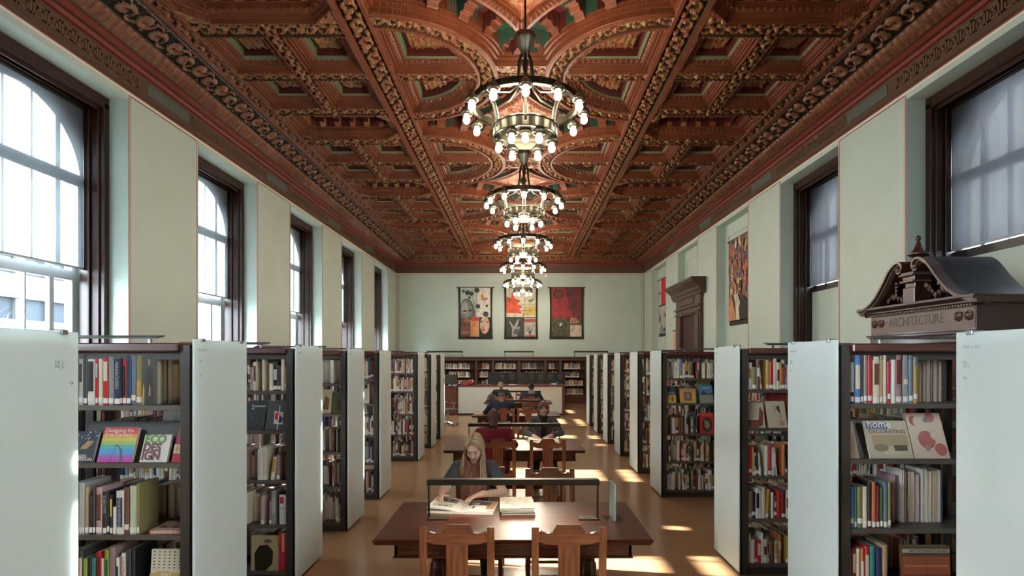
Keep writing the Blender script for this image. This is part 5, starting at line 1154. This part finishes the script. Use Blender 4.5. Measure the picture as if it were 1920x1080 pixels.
tray = thing('letter_tray', 'black five tier letter tray on the left end of the desk', 'tray', (onx(862), DY+.3, 1.061))
for k in range(5): MB().bbox(-.12, .12, -.15, .15, .01+k*.075, .018+k*.075, m_black, .002).build('tier', tray)
for s in (-1, 1): MB().bbox(s*.115-.005, s*.115+.005, .1, .12, 0, .33, m_black, .001).build('post', tray)
m_redb = mat('red_fabric', (.35, .01, .015), .7); q = MB(); q.lathe([(.22, 0), (.24, .03), (.18, .09), (.08, .13), (.01, .135)], m_redb, 14, ribs=4, rib=.1); o = q.build('folded_cloth', smooth=True); o.location = (onx(876), DY+.28, 1.061); tag(o, 'crumpled red cloth on the left end of the white desk', 'cloth')
o = MB().bbox(-.09, .09, -.06, .06, 0, .055, m_white, .006).build('tissue_box'); o.location = (onx(1039), DY+.2, 1.061); tag(o, 'small white box on the right end of the desk', 'box')
o = MB().lathe([(.035, 0), (.045, .11), (.04, .11), (.03, .01)], mat('blue_cup', (.05, .2, .5), .4), 14).build('cup'); o.location = (onx(1046), DY+.2, 1.061); tag(o, 'blue cup beside the small white box on the desk', 'cup')
o = MB().bbox(-.14, .14, -.1, .1, 0, .015, m_white, .003).build('paper_pile'); o.location = (onx(961), DY+.15, 1.061); tag(o, 'flat pile of white paper left of the black desk monitor', 'paper')
# file cabinets
cb = thing('file_cabinet', '', 'cabinet', (0, 22, 0), 0, 'black file cabinets behind the desk'); cw = .383
MB().bbox(-cw/2+.002, cw/2-.002, 0, .6, 0, 1.43, m_black, .004).build('body', cb)
for k in range(4):
    d = MB().bbox(-cw/2+.012, cw/2-.012, -.015, .002, .06+k*.34, .385+k*.34, mat('cabinet_front', (.02, .022, .022), .3, .2), .004).build('drawer', cb); z = .06+k*.34
    MB().bbox(-.07, .07, -.03, -.014, z+.20, z+.26, m_clip, .003).build('label_holder', d); MB().bbox(-.055, .055, -.0305, -.0299, z+.208, z+.25, m_black, 0.0001).build('label_slot', d); MB().bbox(-.06, .06, -.045, -.014, z+.12, z+.14, m_clip, .004).build('handle', d)
for k in range(8):
    c = cb if k == 0 else copy_tree(cb); c.location = ((923.5+18.15*k-VX)*22/F, 22, 0); c['label'] = 'black four-drawer file cabinet, %s from the left in the row behind the desk' % nth(k+1)
# office chair
oc = thing('office_chair', 'grey mesh office chair with metal arms beside the left bookcases', 'chair', ((840-VX)*16.6/F, 16.6, 0), -.9); m_oc = mat('chair_mesh', (.10, .11, .12), .6); m_al = mat('aluminium', (.45, .46, .47), .3, .9)
mb = MB()
for k in range(5): a = 2*PI*k/5; mb.tube([(0, 0, .10), (.28*math.cos(a), .28*math.sin(a), .07)], [.025, .015], m_al, 6)
mb.build('star_base', oc)
for k in range(5): a = 2*PI*k/5; MB().lathe([(.001, 0), (.022, .0), (.03, .02), (.022, .055), (.001, .056)], m_black, 8, (.29*math.cos(a), .29*math.sin(a), 0)).build('caster', oc)
MB().tube([(0, 0, .08), (0, 0, .44)], .025, m_al, 10).build('column', oc); MB().bbox(-.23, .23, -.22, .24, .44, .50, m_oc, .03).build('seat', oc)
b = MB(); b.prism([(-.26, .56), (-.20, .56), (-.24, .80), (-.27, 1.04), (-.32, 1.04), (-.30, .80)], 0, -.21, .21, m_oc); b.build('backrest', oc); MB().tube([(0, 0, .45), (0, -.26, .50), (0, -.30, .75), (0, -.31, .95)], .018, m_al, 8).build('spine', oc)
MB().bbox(-.12, .12, -.31, -.26, 1.08, 1.14, m_al, .02).build('headrest', oc)
for s in (-1, 1): MB().tube([(s*.22, 0, .46), (s*.28, .02, .52), (s*.28, .04, .66), (s*.28, -.12, .68), (s*.28, .14, .68)], .014, m_al, 8).build('armrest', oc)
# ------------------------------------------------------------------ people: one continuous surface per body (smooth union of tapering limbs, meshed)
def smin(a, b, k):
    h = np.clip(.5+.5*(b-a)/k, 0, 1); return b*(1-h)+a*h-k*h*(1-h)
def field(prims, lo, hi, h):
    n = [int(math.ceil((hi[i]-lo[i])/h))+1 for i in range(3)]; ax = [lo[i]+h*np.arange(n[i], dtype=np.float32) for i in range(3)]; Fd = np.full(n, 1.0, np.float32)
    for p in prims:
        kind = p[0]; k = p[-1]; op = p[-2]; mg = k+3*h+.01
        if kind == 'c': a, b, ra, rb = p[1:5]; a = np.array(a, float); b = np.array(b, float); l = np.minimum(a-ra, b-rb)-mg; u = np.maximum(a+ra, b+rb)+mg
        elif kind == 'e': c, r, M = p[1:4]; c = np.array(c, float); mx = max(r); l = c-mx-mg; u = c+mx+mg
        elif kind == 'p': l = np.array(lo); u = np.array(hi)
        s = [slice(max(0, int((l[i]-lo[i])/h)), min(n[i], int((u[i]-lo[i])/h)+2)) for i in range(3)]
        if any(q.start >= q.stop for q in s): continue
        G = np.meshgrid(ax[0][s[0]], ax[1][s[1]], ax[2][s[2]], indexing='ij')
        if kind == 'c':
            ba = b-a; L = max(1e-9, ba@ba); t = np.clip(sum((G[i]-a[i])*ba[i] for i in range(3))/L, 0, 1)
            d = np.sqrt(sum((G[i]-a[i]-t*ba[i])**2 for i in range(3)))-(ra+(rb-ra)*t)
        elif kind == 'e':
            q = [G[i]-c[i] for i in range(3)]
            if M is not None: q = [sum(M[j][i]*q[j] for j in range(3)) for i in range(3)]
            k0 = np.sqrt(sum((q[i]/r[i])**2 for i in range(3))); k1 = np.sqrt(sum((q[i]/r[i]**2)**2 for i in range(3)))+1e-9; d = k0*(k0-1)/k1
        else:
            c, nn = p[1:3]; d = sum((G[i]-c[i])*nn[i] for i in range(3))
        sub = Fd[tuple(s)]
        if op == 1: Fd[tuple(s)] = smin(sub, d.astype(np.float32), k)
        elif op == -1: Fd[tuple(s)] = -smin(-sub, d.astype(np.float32), k)
    return Fd
def nets(Fd, lo, h):
    s = Fd < 0; nx, ny, nz = Fd.shape; cnt = np.zeros((nx-1, ny-1, nz-1), np.int16); acc = np.zeros((nx-1, ny-1, nz-1, 3), np.float32)
    for axx in range(3):
        o = [a for a in range(3) if a != axx]
        sl0 = [slice(None)]*3; sl1 = [slice(None)]*3; sl0[axx] = slice(0, -1); sl1[axx] = slice(1, None)
        f0 = Fd[tuple(sl0)]; f1 = Fd[tuple(sl1)]; cr = (f0 < 0) != (f1 < 0); t = np.where(cr, f0/np.where(np.abs(f0-f1) < 1e-9, 1, f0-f1), 0)
        for a in (0, 1):
            for b in (0, 1):
                q = [slice(None)]*3; q[o[0]] = slice(a, Fd.shape[o[0]]-1+a); q[o[1]] = slice(b, Fd.shape[o[1]]-1+b); c = cr[tuple(q)]; tt = t[tuple(q)]
                cnt += c; acc[..., axx] += np.where(c, tt, 0); acc[..., o[0]] += c*a; acc[..., o[1]] += c*b
    act = cnt > 0; idx = -np.ones(cnt.shape, np.int64); idx[act] = np.arange(act.sum()); I = np.argwhere(act)
    V = (I+acc[act]/cnt[act][:, None])*h+np.array(lo)
    Q = []
    for axx in range(3):
        o = [(axx+1) % 3, (axx+2) % 3]; sl0 = [slice(1, -1)]*3; sl1 = [slice(1, -1)]*3; sl0[axx] = slice(0, -1); sl1[axx] = slice(1, None)
        a = s[tuple(sl0)]; b = s[tuple(sl1)]
        for flip, msk in ((0, a & ~b), (1, ~a & b)):
            E = np.argwhere(msk)
            if not len(E): continue
            E = E.copy(); E[:, o[0]] += 1; E[:, o[1]] += 1
            def at(d0, d1):
                J = E.copy(); J[:, o[0]] += d0; J[:, o[1]] += d1; return idx[J[:, 0], J[:, 1], J[:, 2]]
            q = np.stack([at(-1, -1), at(0, -1), at(0, 0), at(-1, 0)], 1)
            Q.append(q[:, ::-1] if flip else q)
    Q = np.concatenate(Q); Q = Q[(Q >= 0).all(1)]; return V, Q
def sculpt(name, prims, h, m, parent):
    los, his = [], []
    for p in prims:
        if p[-2] != 1: continue
        if p[0] == 'c': a, b = np.array(p[1], float), np.array(p[2], float); r = max(p[3], p[4]); los.append(np.minimum(a, b)-r); his.append(np.maximum(a, b)+r)
        elif p[0] == 'e': c = np.array(p[1], float); r = max(p[2]); los.append(c-r); his.append(c+r)
    lo = np.min(los, 0)-.03; hi = np.max(his, 0)+.03; Fd = field(prims, lo, hi, h); V, Q = nets(Fd, lo, h)
    return npmesh(name, V, Q, None, [m], parent)
def cap(a, b, ra, rb=None, k=.02, op=1): return ('c', tuple(a), tuple(b), ra, ra if rb is None else rb, op, k)
def ell(c, r, M=None, k=.02, op=1): return ('e', tuple(c), r, M, op, k)
def cut(c, n, k=.004): return ('p', c, n, -1, k)       # removes the side the normal n points away from ... keeps d*... see use
def hand(wr, fdir, up, curl, s, k=.006):
    """wrist point, finger direction, back-of-hand normal, curl angles; s=+1 thumb on +side"""
    f = Vector(fdir).normalized(); u = (Vector(up)-f*Vector(up).dot(f)).normalized(); side = f.cross(u)*s; w = Vector(wr); pr = []
    pr.append(cap(w-f*.02, w+f*.02, .024, .024, .02)); 
    for i, o in enumerate((-.026, -.009, .009, .025)):
        pr.append(cap(w+f*.02+side*o*.7, w+f*.075+side*o, .017, .013, .014))
    for i, (o, L) in enumerate(((.031, .072), (.011, .080), (-.010, .075), (-.030, .060))):
        p = w+f*.080+side*o; d = f+side*(o*2.2); d.normalize(); a = curl*(1+.12*i)
        for seg, (l, r0, r1) in enumerate(((L*.45, .0095, .009), (L*.32, .009, .0082), (L*.24, .0082, .0068))):
            d = (d*math.cos(a)-u*math.sin(a)).normalized(); q = p+d*l; pr.append(cap(p, q, r0, r1, k)); p = q; a = curl*.8
    p = w+f*.02+side*.024; d = (f*.6+side*.75-u*.25).normalized()
    for l, r0, r1 in ((.042, .015, .012), (.032, .011, .010), (.024, .010, .008)):
        q = p+d*l; pr.append(cap(p, q, r0, r1, .008)); p = q; d = (d+f*.35).normalized()
    return pr
def rotm(pitch, yaw=0, roll=0): return np.array(Matrix.Rotation(yaw, 3, 'Z') @ Matrix.Rotation(-pitch, 3, 'X') @ Matrix.Rotation(roll, 3, 'Y'))
def person(label, loc, rz, look, h=.008):
    t = thing('person', label, 'person', loc, rz); S = look
    lean = S.get('lean', .15); u = Vector((0, math.sin(lean), math.cos(lean))); fw = Vector((0, math.cos(lean), -math.sin(lean)))
    g = S.get('girth', 1.0); sw = S.get('sh', .175); sc = S.get('torso', 1.0)
    Pv = Vector((0, 0, .56)); waist = Pv+u*.17*sc; chest = Pv+u*.34*sc; nb = Pv+u*.49*sc
    hm = rotm(S.get('pitch', .4), S.get('yaw', 0)); hc = nb+Vector((0, .035+.02*S.get('pitch', .4), .145)); R = Matrix([list(r_) for r_ in hm])
    H = lambda x, y, z: hc+R @ Vector((x, y, z)); E = lambda c, r, k=.012, op=1: ell(H(*c), r, hm, k, op)
    skin = S['skin']; shl = [nb-u*.045+Vector((s*sw, 0, 0)) for s in (-1, 1)]
    head = [E((0, -.012, .035), (.074, .090, .083), .02), E((0, .022, -.030), (.058, .066, .082), .03), E((0, .050, -.088), (.028, .026, .022), .02), cap(H(0, .078, .012), H(0, .102, -.030), .007, .0125, .010), E((0, .099, -.034), (.017, .012, .009), .006),
            E((0, .075, .030), (.050, .018, .012), .012), E((.030, .088, .010), (.017, .014, .012), .008, -1), E((-.030, .088, .010), (.017, .014, .012), .008, -1), E((.030, .071, .009), (.014, .014, .013), .003), E((-.030, .071, .009), (.014, .014, .013), .003),
            E((.034, .058, -.030), (.022, .022, .018), .02), E((-.034, .058, -.030), (.022, .022, .018), .02), E((0, .082, -.060), (.022, .011, .008), .006), E((.077, -.008, -.002), (.009, .020, .030), .006), E((-.077, -.008, -.002), (.009, .020, .030), .006)]
    neck = [cap(nb-u*.02, H(0, -.018, -.055), .052, .047, .025)]
    torso = lambda o: [ell(Pv, (.155*g+o, .115*g+o, .11+o), None, .05), ell(waist, (.125*g+o, .092*g+o, .13+o), None, .06), ell(chest, (.150*g+o, .100*g+o, .14+o), None, .06), cap(shl[0]+Vector((.03, 0, 0)), shl[1]-Vector((.03, 0, 0)), .055+o, .055+o, .05)]
    if S.get('bust'): 
        tb = torso; torso = lambda o, tb=tb: tb(o)+[ell(chest+Vector((s*.065, .075, -.01)), (.055+o, .05+o, .055+o), None, .03) for s in (-1, 1)]
    arms = []; hands = []
    for i, s in enumerate((-1, 1)):
        el, wr = Vector(S['elbow'][i]), Vector(S['wrist'][i]); arms.append((shl[i], el, wr))
        fd = Vector(S['fdir'][i]); hands += hand(wr+(wr-el).normalized()*.02, fd, S.get('up', [(0, 0, 1), (0, 0, 1)])[i], S.get('curl', [.35, .35])[i], -s)
    def arm(o, i, t0=0, t1=2):
        a, b, c = arms[i]; out = []
        if t1 >= 1: out.append(cap(a, b, .048+o, .038+o, .03))
        else: out.append(cap(a, a+(b-a)*t1, .048+o*1.3, .045+o*1.8, .03))
        if t1 > 1: out.append(cap(b, b+(c-b)*min(1, t1-1), .038+o, .026+o*(1.2), .02))
        return out
    legs = lambda o: sum([[cap(Pv+Vector((s*.085, .02, -.02)), (s*.12, .42, .51), .080+o, .056+o, .04), cap((s*.12, .42, .51), (s*.13, .36, .10), .054+o, .036+o, .03)] for s in (-1, 1)], [])
    feet = lambda o: sum([[cap((s*.13, .35, .06), (s*.135, .50, .035+o), .040+o, .030+o, .02), cap((s*.13, .34, .045), (s*.13, .36, .09), .038+o, .036+o, .02)] for s in (-1, 1)], [])
    body = torso(0)+neck+head+sum([arm(0, i) for i in (0, 1)], [])+hands+legs(0)+feet(0)
    sculpt('body', body, h, skin, t)
    # clothing
    sl = S.get('sleeve', 1.92)
    neckcut = [ell(nb+u*.04+fw*S.get('neckline', .01), (.066, .060, .045), None, .01, -1)]
    sh = torso(.012)+[x for i in (0, 1) for x in arm(.011, i, 0, sl)]+neckcut
    if S.get('tail', True): sh += [cap(Pv-Vector((.06, 0, .02)), Pv+Vector((.06, 0, -.02)), .118, .118, .04)]
    sculpt('shirt', sh, h, S['shirt'], t)
    sculpt('trousers', legs(.012)+[cap(Pv-Vector((.05, 0, .03)), Pv+Vector((.05, 0, -.03)), .110, .110, .04)], h*1.3, S['trousers'], t)
    sculpt('shoes', feet(.008)+[], h, S.get('shoes', m_black), t)
    S['H'] = H; S['hm'] = hm; S['hc'] = hc; S['nb'] = nb; S['u'] = u; S['fw'] = fw; S['R'] = R; S['E'] = E; S['chest'] = chest; S['Pv'] = Pv; S['shl'] = shl
    # brows, lips
    if S.get('face', True):
        for s in (-1, 1):
            MB().tube([H(s*.014, .096, .030), H(s*.030, .094, .036), H(s*.046, .082, .030)], [.0028, .0034, .002], S.get('brow', m_brow), 5).build('eyebrow', t, smooth=True)
            MB().tube([H(s*.017, .0875, .004), H(s*.030, .0895, .0005), H(s*.044, .079, .005)], [.0016, .0022, .0014], m_brow, 5).build('eyelashes', t, smooth=True)
        MB().tube([H(-.022, .084, -.060), H(-.008, .0935, -.0565), H(.008, .0935, -.0565), H(.022, .084, -.060)], [.002, .0045, .0045, .002], S.get('lip', m_lip), 6).build('lips', t, smooth=True)
    return t, S
def sk(name, c): 
    m = mat(name, c, .48); b = m.node_tree.nodes['Principled BSDF']; b.inputs['Subsurface Weight'].default_value = .12; b.inputs['Subsurface Radius'].default_value = (.02, .008, .005); b.inputs['Subsurface Scale'].default_value = .6; return m
m_fair = sk('skin_fair', (.74, .47, .35)); m_dark = sk('skin_dark', (.10, .042, .026)); m_mid = sk('skin_mid', (.42, .24, .16)); m_brow = mat('brow_hair', (.10, .055, .03), .7); m_lip = mat('lip', (.42, .13, .11), .45)
m_tee = mat('grey_tee', (.075, .085, .09), .85); m_scarf = mat('rust_scarf', (.20, .07, .045), .9, noise=(14, (.34, .15, .11), (1, 1, .3), .4, .65)); m_jean = mat('dark_jeans', (.02, .025, .04), .85)
m_blond = mat('blonde_hair', (.50, .34, .17), .40, noise=(30, (.30, .18, .08), (3, 3, .15), .35, .65)); m_redsh = mat('red_sweater', (.19, .008, .022), .85); m_navy = mat('navy_jacket', (.018, .024, .055), .8); m_blk = mat('black_shirt', (.012, .013, .018), .85)
m_hood = mat('grey_hood', (.26, .26, .25), .9); m_cap = mat('navy_cap', (.025, .022, .06), .7); m_hairb = mat('brown_hair', (.10, .055, .035), .5, noise=(20, (.20, .12, .08), (3, 3, .3), .4, .7)); m_hairk = mat('black_hair', (.012, .010, .010), .7)
def plaid():
    m = mat('plaid_jacket', (.11, .12, .13), .85); N = m.node_tree.nodes; L = m.node_tree.links; tc = N.new('ShaderNodeTexCoord'); w_ = []
    for d in ('X', 'Z'):
        a = N.new('ShaderNodeTexWave'); a.bands_direction = d; a.inputs['Scale'].default_value = 13; a.inputs['Distortion'].default_value = 1.0; L.new(tc.outputs['Object'], a.inputs['Vector']); w_.append(a)
    mx = N.new('ShaderNodeMath'); mx.operation = 'MAXIMUM'; L.new(w_[0].outputs['Fac'], mx.inputs[0]); L.new(w_[1].outputs['Fac'], mx.inputs[1])
    r_ = N.new('ShaderNodeValToRGB'); r_.color_ramp.elements[0].color = (.035, .035, .045, 1); r_.color_ramp.elements[0].position = .6; r_.color_ramp.elements[1].position = 1.0; r_.color_ramp.elements[1].color = (.17, .17, .18, 1); L.new(mx.outputs[0], r_.inputs[0]); L.new(r_.outputs[0], N['Principled BSDF'].inputs['Base Color']); return m
m_plaid = plaid()
# 1. blonde woman, facing the viewer
t, S = person('young woman with long blonde hair and rust scarf reading an art book', (-.43, 5.16, 0), PI,
  dict(lean=.16, pitch=.55, yaw=-.12, sh=.155, girth=.92, bust=True, skin=m_fair, shirt=m_tee, trousers=m_jean, sleeve=.50, neckline=.035, brow=mat('fair_brow', (.26, .15, .08), .7),
   elbow=[(-.27, .20, .80), (.27, .21, .81)], wrist=[(-.10, .40, .835), (.25, .43, .82)], fdir=[(.75, .45, -.12), (.12, .9, .05)], curl=[.22, .45], up=[(0, -.2, 1), (.5, 0, .8)]), h=.0062)
H, nb, u, fw, hc, E = S['H'], S['nb'], S['u'], S['fw'], S['hc'], S['E']
# hair: cap plus long locks
hair = [E((0, -.020, .044), (.079, .093, .084), .02), E((0, -.05, -.03), (.072, .055, .10), .03), E((0, .110, -.030), (.058, .075, .098), .014, -1)]
sculpt('hair', hair, .005, m_blond, t)
mb = MB(); rr = random.Random(3); m_bl2 = mat('blonde_hair_light', (.58, .43, .26), .4); m_bl3 = mat('blonde_hair_dark', (.30, .18, .085), .45)
def lock(pts, w, m=None):
    mb.tube(pts, [w*.7]+[w]*(len(pts)-2)+[w*.25], m or rr.choice([m_blond, m_blond, m_bl2, m_bl3]), 5)
for i in range(300):
    s = -1 if i % 2 else 1; py = rr.uniform(-.10, .060)
    zt = .044+.086*math.sqrt(max(0, 1-((py+.02)/.105)**2)); top = H(.006*s, py, zt)
    ps = -.055+(py+.10)*.62                               # where the lock passes the ear line, -.055 .. .045
    wd = .074 if ps < .03 else .069
    p1 = H(s*.046, py*.95-.002, zt-.016); p2 = H(s*(wd+.007+.004*rr.random()), ps+.01, .045); p3 = H(s*(wd+.009+.006*rr.random()), ps, -.02)
    front = ps > -.03
    if front:
        L = rr.uniform(.20, .33) if s < 0 else rr.uniform(.10, .20)
        xb = s*(rr.uniform(.058, .098) if s < 0 else rr.uniform(.075, .120)); yb = .075+rr.uniform(-.01, .03) if s < 0 else rr.uniform(-.01, .05)
        base = nb+Vector((xb, yb, .035)); end = nb+Vector((xb*(1.0+.15*rr.random())+s*.01, .115+rr.uniform(-.012, .015) if s < 0 else yb+.03, -L))
        mid = (base+end)*.5+Vector((rr.uniform(-.01, .01), .018, 0))
    else:
        base = nb+Vector((s*rr.uniform(.01, .10), -.055, .04)); end = nb+Vector((s*rr.uniform(.01, .12), -.125, -rr.uniform(.08, .22))); mid = (base+end)*.5+Vector((0, -.015, .01))
    lock([top, p1, p2, p3, base, mid, end], rr.uniform(.0028, .0058))
for i in range(34):     # fringe swept to one side
    a = rr.uniform(0, 1); top = H(.008, .015+.045*a, .128-.012*a); lock([top, H(.034, .058+.016*a, .104-.012*a), H(.058, .062+.006*a, .062-.014*a), H(.072, .045, .01), H(.078, .02, -.05)] if a < .35 else [top, H(-.028, .064+.014*a, .104-.008*a), H(-.056, .066, .064-.018*a), H(-.074, .040, .0), H(-.080, .02, -.06)], .004)
mb.build('hair_locks', t, smooth=True)
sc_ = []
for k in range(14):
    a = 2*PI*k/14; b = 2*PI*(k+1)/14; f = lambda a, dz=0, dr=0: nb+u*(.018+dz+.016*math.cos(a*2))+Vector(((.070+dr)*math.cos(a), .010+(.068+dr)*math.sin(a), -.030*math.sin(a))); sc_.append(cap(f(a), f(b), .022, .022, .012)); sc_.append(cap(f(a, -.030, .012), f(b, -.030, .012), .022, .022, .012))
for k in range(7):
    x0 = -.072+.024*k; L = .34-.02*abs(k-3)+.05*(k % 2); p = nb+Vector((x0*.9, .074-abs(x0)*.2, -.02))
    for j in range(5):
        q = nb+Vector((x0*(1.0+.08*j)+.004*math.sin(j*2+k), .098+.040*math.sin(min(1, (j+1)/3)*PI/2)-abs(x0)*.25-.006*(k % 2), -.02-L*(j+1)/5)); sc_.append(cap(p, q, .018, .018, .010)); p = q
sculpt('scarf', sc_, .006, m_scarf, t)
MB().tube([Vector((-.10, .40, .835))+Vector((.02, .0, .0))+Vector((0, .026*math.cos(a), .026*math.sin(a))) for a in [2*PI*i/12 for i in range(12)]], .004, m_black, 6, closed=True).build('wristband', t)
# 2. man in red, back to the viewer
t, S = person('man in a dark red sweater with shaved head, seen from behind', (-.38, 7.35, 0), 0,
  dict(lean=.16, pitch=.42, yaw=.1, sh=.19, girth=1.18, torso=1.02, skin=m_dark, shirt=m_redsh, trousers=m_blk, elbow=[(-.30, .22, .82), (.28, .24, .82)], wrist=[(-.16, .42, .86), (.10, .46, .82)], fdir=[(.3, -.1, .9), (-.5, .7, 0)], curl=[.5, .3], face=False))
S_ = S; sculpt('collar', [cap(S['nb']+Vector((.045*math.cos(a), -.01+.045*math.sin(a), .035)), S['nb']+Vector((.045*math.cos(a+.5), -.01+.045*math.sin(a+.5), .035)), .014, .014, .01) for a in [i*.5 for i in range(13)]], .006, m_blk, t)
# 3. woman in plaid facing the viewer
t, S = person('woman in a grey plaid jacket reading a book at the second table', (.35, 8.98, 0), PI,
  dict(lean=.20, pitch=.50, yaw=.05, sh=.165, girth=1.0, skin=m_fair, shirt=m_plaid, trousers=m_jean, elbow=[(-.28, .20, .82), (.28, .20, .82)], wrist=[(-.11, .47, .815), (.17, .49, .815)], fdir=[(.6, .6, -.1), (-.2, .8, -.1)], curl=[.3, .35]))
E = S['E']; H = S['H']
sculpt('hair', [E((0, -.024, .044), (.081, .095, .085), .02), E((0, -.06, -.04), (.072, .05, .08), .03), E((-.055, .02, .07), (.034, .045, .035), .03), E((.055, .02, .07), (.034, .045, .035), .03), E((.070, -.005, -.03), (.020, .045, .065), .02), E((-.070, -.005, -.03), (.020, .045, .065), .02), E((.0, .118, -.010), (.066, .070, .098), .012, -1)], .006, m_hairb, t)
sculpt('black_top', [cap(S['nb']+Vector((0, .06, 0)), S['Pv']+Vector((0, .09, .10)), .052, .075, .03), cap(S['nb']+Vector((-.02, .01, .02)), S['nb']+Vector((.02, .01, .02)), .054, .054, .02)], .008, m_blk, t)
# 4. man in cap, back to the viewer
t, S = person('large man in a dark blue jacket and blue cap, seen from behind', (-.43, 11.84, 0), 0,
  dict(lean=.22, pitch=.40, yaw=-.15, sh=.215, girth=1.3, torso=1.04, skin=m_mid, shirt=m_navy, trousers=m_blk, elbow=[(-.36, .26, .82), (.34, .26, .82)], wrist=[(-.22, .46, .84), (.12, .48, .83)], fdir=[(.3, .7, 0), (-.4, .7, 0)], face=False), h=.009)
E = S['E']; H = S['H']
sculpt('hair', [E((0, -.030, .00), (.080, .082, .062), .02), E((0, .085, -.03), (.09, .08, .09), .01, -1)], .008, mat('grey_hair', (.14, .12, .11), .7), t)
sculpt('cap', [E((0, -.012, .058), (.086, .102, .078), .02), cap(H(-.04, .10, .050), H(.04, .10, .050), .016, .016, .03), cap(H(-.03, .14, .036), H(.03, .14, .036), .010, .010, .04)], .007, m_cap, t)
# 5. bald man facing the viewer, head bowed
t, S = person('bald man in black with bowed head behind the farthest table', (-.62, 16.82, 0), PI,
  dict(lean=.20, pitch=.65, sh=.20, girth=1.15, skin=m_mid, shirt=m_blk, trousers=m_blk, elbow=[(-.30, .22, .82), (.30, .22, .82)], wrist=[(-.12, .44, .84), (.12, .44, .84)], fdir=[(.3, .8, 0), (-.3, .8, 0)]), h=.010)
# 6. hooded man, back to the viewer
t, S = person('person in a navy jacket with lowered grey hood, seen from behind', (.27, 15.39, 0), 0,
  dict(lean=.16, pitch=.35, sh=.21, girth=1.25, skin=m_dark, shirt=m_navy, trousers=m_blk, elbow=[(-.32, .24, .82), (.32, .24, .82)], wrist=[(-.14, .44, .84), (.14, .44, .84)], fdir=[(.3, .8, 0), (-.3, .8, 0)], face=False), h=.010)
E = S['E']; nb = S['nb']
sculpt('hair', [E((0, -.020, .040), (.082, .094, .086), .02), E((0, .115, -.02), (.08, .07, .09), .012, -1)], .008, m_hairk, t)
sculpt('hood', [ell(nb+Vector((0, -.06, .00)), (.105, .06, .07), None, .03), ell(nb+Vector((0, -.02, .045)), (.085, .075, .035), None, .03), ell(nb+Vector((0, .02, .08)), (.06, .07, .045), None, .01, -1)], .008, m_hood, t)
